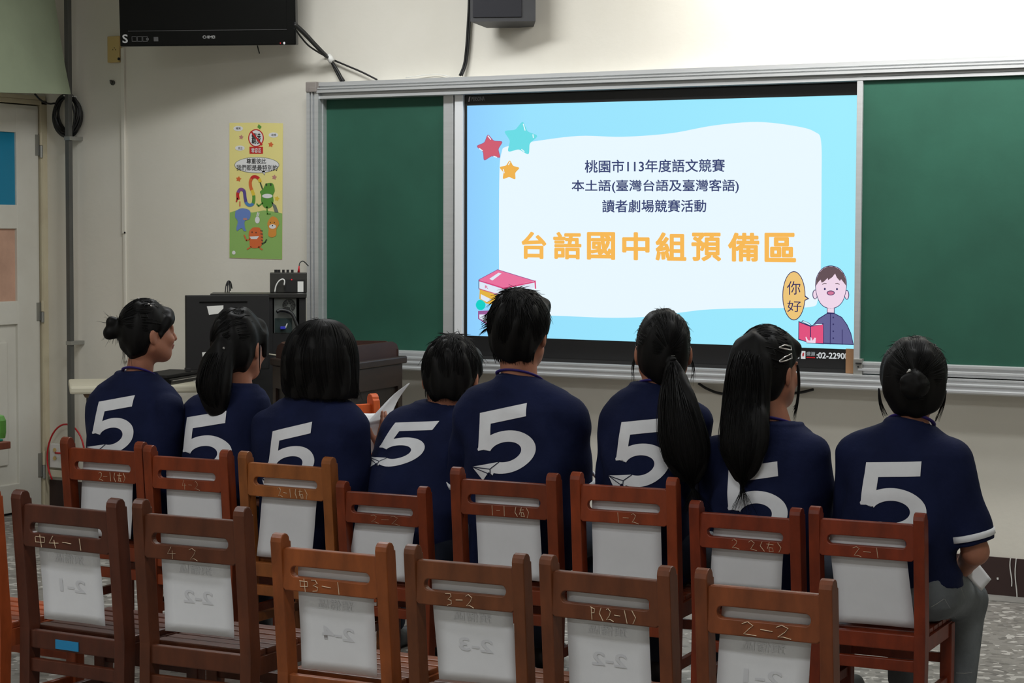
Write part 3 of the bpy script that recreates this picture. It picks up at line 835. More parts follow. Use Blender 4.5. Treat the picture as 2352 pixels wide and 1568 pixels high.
# pale green hanging cloth over the door
P0, P1, P2, P3 = P(-60, 211, 9.55), P(160.5, 216.5, 10.28), P(147, 140, 10.28), P(121, -40, 10.28)
b = MB(); nn = np.cross(P1 - P0, np.array([0, 0, 1.0])); nn /= np.linalg.norm(nn)
rows = []
edge = spline([P1, P2, P3], 6)
for k, e_ in enumerate(edge):
    l_ = np.array([P0[0], P0[1], e_[2] - (P1[2] - P0[2])])
    rows.append([l_ + (e_ - l_) * t + nn * (0.012 * math.sin(3.1 * t) - 0.01 * t * k / len(edge)) for t in np.linspace(0, 1, 9)])
vs = [p for r in rows for p in r] + [p + nn * 0.006 for r in rows for p in r]
n_ = len(rows) * 9; fs = []
for i in range(len(rows) - 1):
    for j in range(8):
        q = (i * 9 + j, i * 9 + j + 1, i * 9 + j + 10, i * 9 + j + 9); fs += [q, tuple(n_ + x for x in q[::-1])]
per = [j for j in range(9)] + [i * 9 + 8 for i in range(1, len(rows))] + [(len(rows) - 1) * 9 + j for j in range(7, -1, -1)] + [i * 9 for i in range(len(rows) - 2, 0, -1)]
for i in range(len(per)):
    j = (i + 1) % len(per); fs.append((per[j], per[i], n_ + per[i], n_ + per[j]))
b.add(vs, fs, M['cloth'])
a = rows[-1][0]; c = rows[-1][-1]
up_ = np.array([0, 0, 1.0]); b.tube([a + up_ * 0.0, c + up_ * 0.0], 0.012, M['frame'], 8)
b.box((a[0] - 0.01, a[1] - 0.01, a[2]), (a[0] + 0.01, a[1] + 0.01, ZC), M['frame']); b.box((c[0] - 0.01, c[1] - 0.01, c[2]), (c[0] + 0.01, c[1] + 0.01, ZC), M['frame'])
tag(b.build('hanging_cloth', smooth=False), 'pale green cloth sheet hanging above the door at the upper left corner', 'cloth')
# low socket with red cable
a, c = PY(115, 1018, -0.03), PY(142, 1075, -0.03)
b = MB(); b.box((a[0], -0.035, c[2]), (c[0] + 0.02, 0, a[2]), M['white'], bev=0.004)
for y_ in (1033, 1052):
    q = PY(126, y_, -0.036); b.tube([q, q + np.array([0, -0.003, 0])], 0.011, M['beige'], 12)
o = b.build('wall_socket'); tag(o, 'white double socket box low on the wall beside the door frame', 'socket')
b = MB(); b.box((a[0] - 0.012, -0.03, c[2] - 0.05), (c[0] + 0.05, 0, c[2] - 0.012), M['cream'], bev=0.003); b.build('floor_trunking', o)
b = MB(); pts = []
for i in range(27):
    t = math.radians(222 - 250 * i / 26); pts.append(PY(151.5 + 43 * math.cos(t), 1050 - 76 * math.sin(t), -0.055))
b.tube(pts, 0.0048, M['red'], 7)
b.tube([PY(127, 1040, -0.04), PY(133, 1040.5, -0.05), PY(150, 1041, -0.05)], 0.005, M['red'], 7)
tag(b.build('red_cable', smooth=True), 'red cable looping round the low white wall socket', 'cable')
# cable under the tray
b = MB(); b.tube(spline([PY(1604, 880, -0.02), PY(1625, 893, -0.015), PY(1660, 904, -0.012), PY(1740, 908, -0.012), PY(1830, 902, -0.012), PY(1868, 894, -0.02)], 6), 0.006, M['rubber'], 7)
tag(b.build('tray_cable', smooth=True), 'black cable sagging below the chalk tray behind the girl with hair clips', 'cable')
# ------------------------------------------------------------------ school chairs
W0, H0, SD, SH = 0.31, 0.75, 0.35, 0.385      # nominal post spacing, back height, seat depth, seat height


def post_profile(h, w_, top_r):
    return rrect(-w_ / 2, 0, w_ / 2, h, 0.002, 1)


def make_chair():
    root = thing('school_chair')
    root['category'] = 'chair'
    m = M['wood']
    for sx in (-1, 1):
        b = MB(); pw, pd = 0.033, 0.046
        # side outline in (y, z): leans back a little above the seat, rounded top
        side = [(0.004, 0), (0.004 + pd * 0.8, 0), (0.012 + pd, SH), (pd / 2 + 0.004, H0 - 0.022)]
        for i in range(7):
            a = math.pi * i / 6
            side.append((0.0 + (pd / 2) * math.cos(a) * 0.86 + 0.002, H0 - 0.022 + 0.022 * math.sin(a)))
        side += [(0.012, SH)]
        b.prism(side, -pw / 2, pw / 2, m, (sx * W0 / 2, -0.0, 0), (0, 1, 0), (0, 0, 1), (1, 0, 0))
        o = b.build('rear_post', root)
        bv = o.modifiers.new('soft', 'BEVEL'); bv.width = 0.005; bv.segments = 2; bv.limit_method = 'ANGLE'; bv.angle_limit = math.radians(50)
        f = MB(); f.box((sx * W0 / 2 - 0.018, SD - 0.04, 0), (sx * W0 / 2 + 0.018, SD, SH - 0.02), m, bev=0.004); f.build('front_leg', root)
    xi = W0 / 2 - 0.014
    b = MB(); rz0, rz1 = H0 - 0.036 - 0.110, H0 - 0.036
    sz1 = rz1 - 0.046; sz0 = sz1 - 0.027
    inn = rrect(-xi + 0.024, sz0, xi - 0.024, sz1, 0.0132, 5)
    n_ = len(inn)
    out = []
    for (x, z) in inn:      # outer rectangle sampled in the same order
        cx = max(-xi + 0.04, min(xi - 0.04, x)); 
        out.append((x, z))
    cxs = 0.0; out = []
    q = n_ // 4
    for i, (x, z) in enumerate(inn):
        k, t = i // q, (i % q) / (q - 1)
        c4 = [(xi, rz0), (xi, rz1), (-xi, rz1), (-xi, rz0)][k]
        out.append(c4 if 0.0 <= t <= 1 else c4)
    # move the duplicated corners a hair apart so that no face degenerates
    out2 = []
    for i, (x, z) in enumerate(out):
        k, t = i // q, (i % q) / (q - 1) - 0.5
        dx, dz = [(0.004 if t < 0 else 0, 0.004 if t > 0 else 0), (0, 0), (0, 0), (0, 0)][0]
        if k == 0: out2.append((x + min(0, t) * 0.08, z + max(0, t) * 0.06))
        if k == 1: out2.append((x - max(0, t) * 0.08, z + min(0, t) * 0.06))
        if k == 2: out2.append((x - min(0, t) * 0.08, z - max(0, t) * 0.06))
        if k == 3: out2.append((x + max(0, t) * 0.08, z - min(0, t) * 0.06))
    b.ring(out2, inn, -0.009, 0.012, m, (0, 0.002, 0), (1, 0, 0), (0, 0, 1), (0, 1, 0))
    o = b.build('back_rail', root)
    bv = o.modifiers.new('soft', 'BEVEL'); bv.width = 0.0025; bv.segments = 2; bv.limit_method = 'ANGLE'; bv.angle_limit = math.radians(50)
    # slatted seat: slats run across
    b = MB(); ns = 6; y0 = 0.055; pitch = (SD + 0.012 - y0) / ns
    for k in range(ns):
        b.box((-W0 / 2 - 0.003, y0 + k * pitch + 0.004, SH - 0.016), (W0 / 2 + 0.003, y0 + (k + 1) * pitch - 0.004, SH + 0.002 - 0.003 * math.sin(math.pi * (k + .5) / ns)), m, bev=0.004)
    b.build('seat', root)
    b = MB()
    for sx in (-1, 1):
        b.box((sx * W0 / 2 - 0.011, 0.03, SH - 0.06), (sx * W0 / 2 + 0.011, SD - 0.01, SH - 0.016), m)
    b.box((-W0 / 2, 0.018, SH - 0.052), (W0 / 2, 0.04, SH - 0.005), m, bev=0.003)
    b.box((-W0 / 2, SD - 0.034, SH - 0.06), (W0 / 2, SD - 0.012, SH - 0.016), m); b.build('seat_frame', root)
    for sx in (-1, 1):
        b = MB(); b.box((sx * W0 / 2 - 0.009, 0.03, 0.17), (sx * W0 / 2 + 0.009, SD - 0.01, 0.20), m, bev=0.003); b.build('stretcher', root)
    b = MB(); b.box((-W0 / 2, 0.018, 0.27), (W0 / 2, 0.036, 0.305), m, bev=0.003); b.build('stretcher', root)
    b = MB(); b.box((-W0 / 2, SD - 0.032, 0.24), (W0 / 2, SD - 0.014, 0.27), m, bev=0.003); b.build('stretcher', root)
    return root


# strokes for chalk writing: unit box, y up
ST = {'1': [[(.5, 1), (.5, 0)]], '2': [[(.1, .85), (.45, 1), (.8, .8), (.6, .5), (.1, .1), (.5, .12), (1, .0)]], '3': [[(.1, .95), (.6, .95), (.75, .75), (.35, .52), (.75, .4), (.7, .1), (.2, 0)]],
      '4': [[(.5, 1), (.1, .4), (.9, .45)], [(.6, .7), (.6, 0)]], '-': [[(.1, .52), (.9, .5)]], '(': [[(.7, 1), (.35, .5), (.7, 0)]], ')': [[(.3, 1), (.65, .5), (.3, 0)]],
      'M': [[(.1, .8), (.1, .35), (.9, .35), (.9, .8), (.1, .8)], [(.5, 1.05), (.5, -.1)]],
      'L': [[(.05, .75), (.95, .75)], [(.5, 1), (.1, .1)], [(.35, .45), (.9, .45)], [(.6, .45), (.6, .08)], [(.3, .08), (.95, .08)]],
      'R': [[(.05, .75), (.95, .75)], [(.5, 1), (.05, .3)], [(.35, .45), (.35, .05), (.85, .05), (.85, .45), (.35, .45)]], 'P': [[(.3, 1), (.3, 0)], [(.3, .95), (.75, .85), (.7, .55), (.3, .5)]]}


def chalk(root, s, u0, u1, v0=-0.0, hgt=0.030, faint=1.0):
    """s written on the lower band of the back rail, u in -1..1 across the rail"""
    b = MB(); n_ = len(s); xi = W0 / 2 - 0.014
    zb_ = H0 - 0.036 - 0.110 + 0.004 + v0
    for i, ch in enumerate(s):
        if ch == ' ':
            continue
        xa = xi * (u0 + (u1 - u0) * i / n_); ww = xi * (u1 - u0) / n_ * 0.86
        for st in ST[ch]:
            b.tube([(xa + ww * x + 0.002 * rnd.uniform(-1, 1) + 0.004 * (1 - z), -0.0078, zb_ + hgt * z + 0.0012 * rnd.uniform(-1, 1)) for x, z in st], 0.0016 * faint, M['chalk'], 5, flat=0.5)
    return b.build('chalk_writing', root)


def chair_from_posts(px, hc):
    a, c = PZ(px[0], px[1], hc), PZ(px[2], px[3], hc)
    d = c - a; w_ = math.hypot(d[0], d[1]); yaw = 0.45 * math.atan2(d[1], d[0]) + 0.01; mid = (a + c) / 2
    return (mid[0], mid[1], 0.0), yaw, w_


#      post tops in the photo      back height   colour           chalk                 paper: rail-left, rail-right, bottom-left, bottom-right
CH = {
    'A1': ((152, 1003, 324, 1013.5), .755, (126, 53, 24), ('2-1(L)', -.12, .72), 'darker reddish chair with chalk 2-1, leftmost of the occupied row'),
    'A2': ((341, 1022, 521, 1031.7), .747, (133, 56, 24), ('4-2', -.15, .38), 'reddish school chair holding the girl with the low side ponytail'),
    'A3': ((564, 1035, 753, 1049), .748, (144, 83, 38), ('2-1(R)', -.2, .62), 'light orange-brown school chair holding the girl with bobbed hair'),
    'A4': ((785, 1104, 975, 1116), .675, (119, 48, 19), ('2-2', -.32, .5), 'low reddish school chair holding the leaning boy'),
    'A5': ((1049, 1072, 1272, 1085.5), .745, (116, 49, 22), ('1-1 (R)', -.32, .62), 'brown school chair with chalk 1-1 holding the tallest boy'),
    'A6': ((1322, 1083.8, 1548, 1094.5), .756, (135, 56, 24), ('1-2', -.2, .34), 'reddish school chair with chalk 1-2 holding the girl with the long low ponytail'),
    'A7': ((1600, 1148, 1829, 1165.6), .695, (119, 44, 18), ('2 2(R)', -.3, .86), 'school chair holding the girl with hair clips'),
    'A8': ((1872, 1162, 2115, 1176.6), .705, (123, 46, 19), ('2-1', -.3, .34), 'school chair with chalk 2-1 holding the girl at the right end with a bun'),
    'B1': ((50, 1123, 260, 1144), .775, (79, 38, 23), ('M4-1', -.72, .5), 'dark brown empty chair with blue tape on its seat edge'),
    'B2': ((321, 1145, 558, 1162), .780, (90, 46, 25), ('4 2', -.5, .2), 'dark brown empty chair just right of the blue-taped one'),
    'B3': ((642, 1223, 882, 1244.5), .724, (131, 68, 29), ('M3-1', -.65, .3), 'orange-brown empty chair in the front row with chalk 3-1'),
    'B4': ((945, 1250, 1198, 1269), .726, (106, 58, 30), ('3-2', -.4, .2), 'brown empty chair in the front row with chalk 3-2'),
    'B5': ((1262, 1272, 1528, 1299), .730, (101, 53, 27), ('P(2-1)', -.3, .62), 'brown empty chair in the front row with bracketed chalk (2-1)'),
    'B6': ((1615, 1304, 1902, 1328.5), .733, (115, 58, 26), ('2-2', -.4, .52), 'brown empty chair with chalk 2-2, nearest and rightmost of the empty row'),
}
PAP = {'A1': (188, 309, None, (299, 1238)), 'A2': (384, 509, None, None), 'A3': (604, 729, (588, 1282), None), 'A4': (817, 955, None, (925, 1365)), 'A5': (1094, 1241, None, (1245, 1336)),
       'A6': (1361, 1519, None, None), 'A7': (1636, 1800, None, (1792, 1360)), 'A8': (1909, 2084, (1926, 1447), (2057, 1455)),
       'B1': (92, 230, (103, 1420), (238, 1437)), 'B2': (373, 530, (382, 1447), (540, 1463)), 'B3': (687, 860, (693, 1542), (863, 1558)), 'B4': (996, 1178, (1010, 1600), None), 'B5': (1304, 1492, (1306, 1620), None), 'B6': (1655, 1865, None, (1852, 1640))}
PRT = {'B1': '2-1', 'B2': '2-2', 'B3': '2-4', 'B4': '2-3', 'B5': '2-2', 'B6': '2-1'}
WHO = {'A1': 'behind the girl with the hair bun at the left end', 'A2': 'behind the girl with the low side ponytail', 'A3': 'behind the girl with bobbed hair', 'A4': 'behind the leaning boy',
       'A5': 'behind the tallest boy', 'A6': 'behind the girl with the long low ponytail', 'A7': 'behind the girl with hair clips', 'A8': 'behind the girl at the right end with a bun',
       'B1': 'on the empty blue-taped chair', 'B2': 'on the dark empty chair right of the blue-taped one', 'B3': 'on the orange-brown empty chair with chalk 3-1', 'B4': 'on the empty chair with chalk 3-2',
       'B5': 'on the empty chair with bracketed chalk (2-1)', 'B6': 'on the empty chair with chalk 2-2'}
CHAIR = {}
proto = make_chair()
first = True


def place_chair(loc, yaw, w_, hc, col, label, group='wooden school chairs'):
    global first
    o = proto if first else copy_tree(proto)
    first = False
    o.location = loc; o.rotation_euler = (0, 0, yaw); o.scale = (w_ / W0, 1.0, hc / H0)
    o['label'] = label; o['category'] = 'chair'; o['group'] = group
    c3 = lin(col)
    for i, ch in enumerate(o.children):
        k = 1.0 + rnd.uniform(-0.10, 0.10)
        ch.color = (c3[0] * k, c3[1] * k, c3[2] * k, 1)
    return o


chair_parts = []
for k, (px, hc, col, ck, label) in CH.items():
    loc, yaw, w_ = chair_from_posts(px, hc)
    o = place_chair(loc, yaw, w_, hc, col, label)
    CHAIR[k] = (o, loc, yaw, w_, hc)
for k, (px, hc, col, ck, label) in CH.items():
    chalk(CHAIR[k][0], ck[0], ck[1], ck[2], faint=0.5 if k in ('A2', 'A4', 'B2') else 1.0)
# blue tape on the seat edge of B1
b = MB(); b.box((-0.055, 0.0155, SH - 0.046), (0.02, 0.0185, SH - 0.022), M['bluetape']); b.build('blue_tape', CHAIR['B1'][0])
# half-seen chair at the left edge of the photo, and the orange chair by the desk
a = PZ(-20, 1119, 0.78)
place_chair((a[0] - 0.155, a[1], 0), 0.0, 0.31, 0.78, (170, 80, 40), 'orange-brown chair cut off by the left edge of the photo, beside the blue-taped one')
a = PZ(856, 903, 0.83)
yw_ = math.radians(-112)
place_chair((a[0] + 0.155 * math.cos(yw_), a[1] + 0.155 * math.sin(yw_), 0), yw_, 0.31, 0.83, (192, 84, 34), 'bright orange wooden chair standing sideways before the teacher desk')


# ------------------------------------------------------------------ paper sheets hung on the chairs
def local(k, x, y, fwd):
    """picture point -> chair frame (x across, z up) on the plane fwd metres in front of its back"""
    _, loc, yaw, _, _ = CHAIR[k]
    ex = np.array([math.cos(yaw), math.sin(yaw), 0]); ey = np.array([-math.sin(yaw), math.cos(yaw), 0])
    d = ray(x, y); o = np.array(loc)
    t = (fwd - (CAM - o) @ ey) / (d @ ey)
    p = CAM + d * t - o
    return p @ ex, p[2]


for k, (xl, xr, bl, br) in PAP.items():
    _, loc, yaw, w_, hc = CHAIR[k]
    zr = (H0 - 0.146) * hc / H0
    # image row of the rail bottom near the paper
    ez = lambda x: min(range(900, 1640), key=lambda y: abs(local(k, x, y, 0.02)[1] - zr))
    x0 = local(k, xl, ez(xl), 0.022)[0]; x1 = local(k, xr, ez(xr), 0.022)[0]
    cx, pw = (x0 + x1) / 2, 0.5 * (x1 - x0)
    pw = min(max(pw, 0.097), 0.11)
    rot = 0.0
    if bl: q = local(k, bl[0], bl[1], 0.03); rot = math.atan2(q[0] - (cx - pw), zr - q[1])
    elif br: q = local(k, br[0], br[1], 0.03); rot = math.atan2(q[0] - (cx + pw), zr - q[1])
    zb_ = (local(k, bl[0], bl[1], 0.03)[1] if bl and bl[1] < 1568 else local(k, br[0], br[1], 0.03)[1] if br and br[1] < 1568 else zr - 0.185)
    zb_ = max(zb_, SH * hc / H0 + 0.012)
    zt_ = zr + (H0 - 0.036 - 0.110 + 0.066 + 0.022 - (H0 - 0.146)) * hc / H0
    rows = np.linspace(0, 1, 9)
    t = thing('paper_sheet', (loc[0], loc[1], 0), yaw, 'white A4 sheet hung ' + WHO[k], 'paper', 'paper sheets hung on chair backs')
    curl = rnd.uniform(0.0, 0.014)

    def sheet(u, v, off):      # u -1..1 across, v 0 top .. 1 bottom
        z = zt_ + (zb_ - zt_) * v
        x = cx + pw * u + math.tan(rot) * (zr - z)
        y = 0.0165 + 0.006 * v + curl * v * v + 0.004 * math.sin(2.2 * u + 1.0) * v * v + off + (0.0016 if off == 0 else 0) * 0
        if z < zr - 0.02: y += 0.006 * min(1, (zr - 0.02 - z) / 0.1)
        return (x, y, z)
    b = MB(); U = np.linspace(-1, 1, 7); V = np.linspace(0, 1, 13)
    vs = [sheet(u, v, 0) for v in V for u in U] + [sheet(u, v, 0.0006) for v in V for u in U]
    n_ = len(U) * len(V); fs = []
    for i in range(len(V) - 1):
        for j in range(6):
            q = (i * 7 + j, i * 7 + j + 1, i * 7 + j + 8, i * 7 + j + 7); fs += [q[::-1], tuple(n_ + x for x in q)]
    per = [j for j in range(7)] + [i * 7 + 6 for i in range(1, 13)] + [12 * 7 + j for j in range(5, -1, -1)] + [i * 7 for i in range(11, 0, -1)]
    for i in range(len(per)):
        j = (i + 1) % len(per); fs.append((per[i], per[j], n_ + per[j], n_ + per[i]))
    b.add(vs, fs, M['paper'])
    if k in PRT:            # print on the far side showing through, seen mirrored from behind
        for body, (ua, ub), (va, vb), bold in ((PRT[k], (-.42, .42), (.60, .72), 0.02), ('預備區', (-.5, .46), (.36, .45), 0.01)):
            tv_, tf_ = text_mesh(body, bold); lo, hi = tv_.min(0), tv_.max(0)
            b.add([sheet(ub + (ua - ub) * (x - lo[0]) / (hi[0] - lo[0]), vb + (va - vb) * (y - lo[1]) / (hi[1] - lo[1]), -0.0011) for x, y in tv_], [f for f in tf_], M['paper_print'] if body != '預備區' else M['paper_faint'])
    o = b.build('sheet', t, smooth=True)

# ------------------------------------------------------------------ desk at the left edge
a = PZ(25, 1013, 0.76); 
dk = thing('student_desk', (a[0] - 0.33, a[1] - 0.24, 0), 0.0, 'brown wooden desk corner at the left edge of the photo', 'desk')
b = MB(); b.box((-0.33, -0.22, 0.735), (0.33, 0.24, 0.76), mat('desk_top_brown', (120, 66, 46), 0.45, noise=0.25, nscale=4, stretch=(1, 6, 1)), bev=0.003); b.build('desk_top', dk)
b = MB(); b.prism([(-0.28, 0.735), (-0.24, 0.62), (0.26, 0.62), (0.30, 0.735)][::-1], -0.18, -0.16, M['desk'], (0, 0, 0), (1, 0, 0), (0, 0, 1), (0, 1, 0)); b.build('apron', dk)
for sx in (-0.26, 0.2):
    for sy in (-0.17, 0.19):
        b = MB(); b.box((sx - 0.02, sy - 0.02, 0), (sx + 0.02, sy + 0.02, 0.735), M['desk'], bev=0.003); b.build('leg', dk)
q = a + np.array([-0.05, -0.075, 0.0])
b = MB(); b.box((q[0] - 0.1, q[1] - 0.06, 0.7601), (q[0] + 0.03, q[1] + 0.06, 0.768), M['tealcup'], bev=0.003); tag(b.build('teal_mat'), 'flat teal plastic tray on the desk at the left edge', 'tray')
q = PZ(-12, 1007, 0.768); b = MB(); prof_ = [(0.0, 0.0), (0.03, 0.0), (0.033, 0.02), (0.033, 0.06), (0.026, 0.075), (0.012, 0.08), (0.0, 0.08)]
vs = []; N_ = 20
for r_, z_ in prof_[1:-1]:
    vs += [(q[0] - 0.012 + r_ * math.cos(2 * math.pi * i / N_), q[1] + 0.02 + r_ * math.sin(2 * math.pi * i / N_), 0.768 + z_) for i in range(N_)]
fs = [tuple(range(N_))[::-1]] + [(j * N_ + i, j * N_ + (i + 1) % N_, (j + 1) * N_ + (i + 1) % N_, (j + 1) * N_ + i) for j in range(len(prof_) - 3) for i in range(N_)] + [tuple((len(prof_) - 3) * N_ + i for i in range(N_))]
b.add(vs, fs, M['greenp']); tag(b.build('green_bottle', smooth=False), 'green plastic container on the teal tray at the left edge', 'container')

# ------------------------------------------------------------------ teacher desk (podium)
ZD = 0.915
N_, R_, L_ = PZ(748, 842, ZD), PZ(936, 817, ZD), PZ(560, 812, ZD)
R_ = np.array([R_[0], min(R_[1], -0.32), ZD])
L_ = N_ + (L_ - N_) * 0.66
BL = L_ + (R_ - N_) * 0.35
td = thing('teacher_desk', ((N_[0] + L_[0]) / 2, (N_[1] + L_[1]) / 2 + 0.3, 0), 0, 'dark brown wooden teacher desk with a raised edge, below the chalkboard', 'desk')
TO = np.array(td.location)
plan = [tuple((p - TO)[:2]) for p in (L_, N_, R_, BL)]


def inset(pl, d):
    c = np.mean(np.array(pl), 0); return [tuple(c + (np.array(p) - c) * (1 - d)) for p in pl]


b = MB(); b.prism(plan, ZD - 0.032, ZD, M['desk'], (0, 0, 0), (1, 0, 0), (0, 1, 0), (0, 0, 1)); o = b.build('desk_top', td)
bv = o.modifiers.new('soft', 'BEVEL'); bv.width = 0.006; bv.segments = 2
b = MB(); b.prism(inset(plan, 0.10), 0.0, ZD - 0.032, mat('desk_body_wood', (33, 24, 18), 0.5, noise=0.25, nscale=4, stretch=(6, 6, 1)), (0, 0, 0), (1, 0, 0), (0, 1, 0), (0, 0, 1)); o = b.build('body', td)
# recessed panel frames on the end facing right
pl = inset(plan, 0.095)
b = MB()
for i in (0, 1):
    p, q = np.array(pl[i]), np.array(pl[i + 1])
    for t0, t1, za, zc in ((0.0, 0.06, 0, ZD - .034), (0.94, 1.0, 0, ZD - .034), (0.06, 0.94, ZD - 0.13, ZD - .034), (0.06, 0.94, 0, 0.1)):
        a_, c_ = p + (q - p) * t0, p + (q - p) * t1; d_ = (q - p) / np.linalg.norm(q - p); nn = np.array([d_[1], -d_[0]])
        b.prism([tuple(a_), tuple(a_ + nn * 0.012), tuple(c_ + nn * 0.012), tuple(c_)], za, zc, M['desk'], (0, 0, 0), (1, 0, 0), (0, 1, 0), (0, 0, 1))
b.build('panel_frame', td)
# raised gallery
b = MB(); gi = inset(plan, 0.11)
for i in range(4):
    p, q = np.array(gi[i]), np.array(gi[(i + 1) % 4]); d_ = (q - p) / np.linalg.norm(q - p); nn = np.array([-d_[1], d_[0]]); Lg = np.linalg.norm(q - p)
    prof_ = [(0, 0), (Lg, 0), (Lg, 0.03), (Lg - 0.02, 0.055), (Lg - 0.06, 0.068), (0.06, 0.068), (0.02, 0.055), (0, 0.03)]
    b.prism(prof_, 0, 0.016, mat('gallery_wood', (56, 29, 20), 0.45, noise=0.25, nscale=5) if i == 0 else b.mats[0], (p[0], p[1], ZD), (d_[0], d_[1], 0), (0, 0, 1), (nn[0], nn[1], 0))
b.build('raised_edge', td)
b = MB(); p, q = PZ(606, 811, ZD + 0.002), PZ(676, 822, ZD + 0.002); b.tube([p - TO, q - TO], 0.003, M['cream'], 6)
b.build('worn_edge', td)

# ------------------------------------------------------------------ black computer cabinet, monitor, amplifier
def facing(px, depth, ang):       # frame at a picture point; x axis turned ang degrees from the wall direction
    p = P(px[0], px[1], depth); a_ = math.radians(ang); return p, a_


pA = P(483, 674, 9.24); yaw = math.radians(34.5); cabz = float(pA[2]); Wc = 218 * 9.24 / F
cb = thing('computer_cabinet', (pA[0], pA[1], 0), yaw, 'black metal computer cabinet with an open bay, behind the teacher desk', 'cabinet')
zc0 = cabz
s = 9.0 / F


def onface(x, y, back=0.0):
    d = ray(x, y); n3 = np.array([-math.sin(yaw), math.cos(yaw), 0]); t = ((pA - CAM) @ n3 + back) / (d @ n3); p = CAM + d * t - pA
    return p @ np.array([math.cos(yaw), math.sin(yaw), 0]), p[2] + pA[2]


ox0, oz1 = onface(626, 681); ox1, oz0 = onface(687, 766)
D_ = 0.20
b = MB(); m = M['dark']
b.box((0, 0, 0), (ox0, D_, zc0 - 0.02), m, bev=0.003); b.box((ox0, 0, 0), (ox1, D_, oz0), m); b.box((ox1, 0, 0), (Wc, D_, zc0 - 0.02), m, bev=0.003); b.box((ox0, D_ - 0.012, oz0), (ox1, D_, zc0 - 0.02), m)
b.build('body', cb)
b = MB(); b.box((-0.0, -0.008, zc0 - 0.02), (Wc + 0.004, D_ + 0.01, zc0), mat('cabinet_top', (40, 39, 37), 0.35), bev=0.003); b.build('top_board', cb)
# computer in the bay
pc = thing('desktop_computer', (pA[0], pA[1], 0), yaw, 'grey rear of a computer tower with a fan grille inside the black cabinet', 'computer')
a0, a1 = ox0 + 0.006, ox1 - 0.012; z0_, z1_ = oz0 + 0.001, oz1 - 0.004
b = MB(); b.box((a0, 0.014, z0_), (a1, 0.18, z1_), M['pcgrey'], bev=0.002); b.box((a0 + 0.004, 0.011, z0_ + 0.004), (a1 - 0.02, 0.015, z0_ + (z1_ - z0_) * 0.42), mat('port_panel', (38, 54, 52), 0.5)); b.build('case', pc)
fx, fz = onface(664, 701, 0.014); b = MB()
for r_ in (0.011, 0.017, 0.023, 0.028):
    b.tube([(fx + r_ * math.cos(t), 0.0115, fz + r_ * math.sin(t)) for t in np.linspace(0, 2 * math.pi, 24, endpoint=False)], 0.0016, M['dark'], 5, closed=True)
for t in (0.4, 1.9, 3.5, 5.1):
    b.tube([(fx + 0.008 * math.cos(t), 0.011, fz + 0.008 * math.sin(t)), (fx + 0.029 * math.cos(t), 0.011, fz + 0.029 * math.sin(t))], 0.0014, M['pcgrey'], 5)
b.build('fan_grille', pc)
pts = [onface(x, y, 0.02) for x, y in ((636, 716), (644, 712), (660, 714), (672, 722), (680, 740), (688, 760))]
b = MB(); b.tube(spline([(x, -0.004 + 0.006 * math.sin(i), z) for i, (x, z) in enumerate(pts)], 5), 0.008, M['rubber'], 8); b.build('power_cable', pc, smooth=True)
x_, z_ = onface(650, 752, 0.03); b = MB(); b.box((x_ - 0.012, -0.012, z_ - 0.006), (x_ + 0.012, 0.013, z_ + 0.006), mat('blue_connector', (50, 56, 190), 0.5), bev=0.002)
b.tube([(x_ + 0.012, -0.004, z_), (x_ + 0.02, -0.006, z_ + 0.02)], 0.003, M['white'], 6); b.build('connector', pc)
# amplifier standing on the cabinet
x0_, _z = onface(620, 678, 0.12); x1_, _ = onface(707, 678, 0.12); _, zt2 = onface(660, 626, 0.12)
am = thing('amplifier', (pA[0], pA[1], zc0), yaw, 'black amplifier box with knobs and a red plug on top, beside the chalkboard frame', 'amplifier')
b = MB(); b.box((x0_, 0.12, 0.0005), (x1_ - 0.004, 0.19, zt2 - zc0), mat('amplifier_case', (46, 45, 41), 0.5), bev=0.004)
b.box(((x0_ + x1_) / 2 - 0.02, 0.117, 0.004), (x1_ - 0.012, 0.121, (zt2 - zc0) * 0.66), M['dark']); b.build('case', am)
for xx, ww in ((633.5, 7), (640.5, 7), (651, 6), (661, 6), (671.5, 6)):
    kx, _ = onface(xx, 640, 0.16); b = MB(); r_ = ww * s * 0.52
    b.tube([(kx, 0.16, zt2 - zc0 - 0.001), (kx, 0.16, zt2 - zc0 + 0.013)], r_, M['dark'], 14); b.build('knob', am)
kx, _ = onface(686, 640, 0.18); b = MB()
b.tube([(kx, 0.18, zt2 - zc0), (kx + 0.001, 0.18, zt2 - zc0 + 0.016), (kx + 0.002, 0.18, zt2 - zc0 + 0.03)], 0.0065, M['red'], 10, taper=lambda t: 1 - 0.5 * t); b.build('red_plug', am, smooth=True)
b = MB(); b.tube(spline([(kx + 0.002, 0.18, zt2 - zc0 + 0.028), (kx + 0.006, 0.19, zt2 - zc0 + 0.045), (kx + 0.022, 0.2, zt2 - zc0 + 0.052), (kx + 0.045, 0.22, zt2 - zc0 + 0.03)], 5), 0.0026, M['rubber'], 6); b.build('plug_cable', am, smooth=True)
lx, lz = onface(683.5, 646, 0.117); lx1, lz1 = onface(697, 679, 0.117)
b = MB(); b.box((lx, 0.1155, max(lz1 - zc0, 0.004)), (lx1, 0.1168, lz - zc0), M['white']); b.build('paper_label', am)
q = onface(670, 642, 0.117); b = MB(); b.tube([(q[0], 0.117, q[1] - zc0), (q[0], 0.115, q[1] - zc0)], 0.003, glow('amplifier_light', (235, 30, 60), 1.0), 8); b.build('indicator', am)
b = MB(); pp = [onface(x, y, 0.1) for x, y in ((631, 671), (634, 656), (641, 645), (649, 641), (653.5, 645), (652.5, 655))]
b.tube(spline([(x, 0.1, z) for x, z in pp], 5), 0.0032, M['white'], 7)
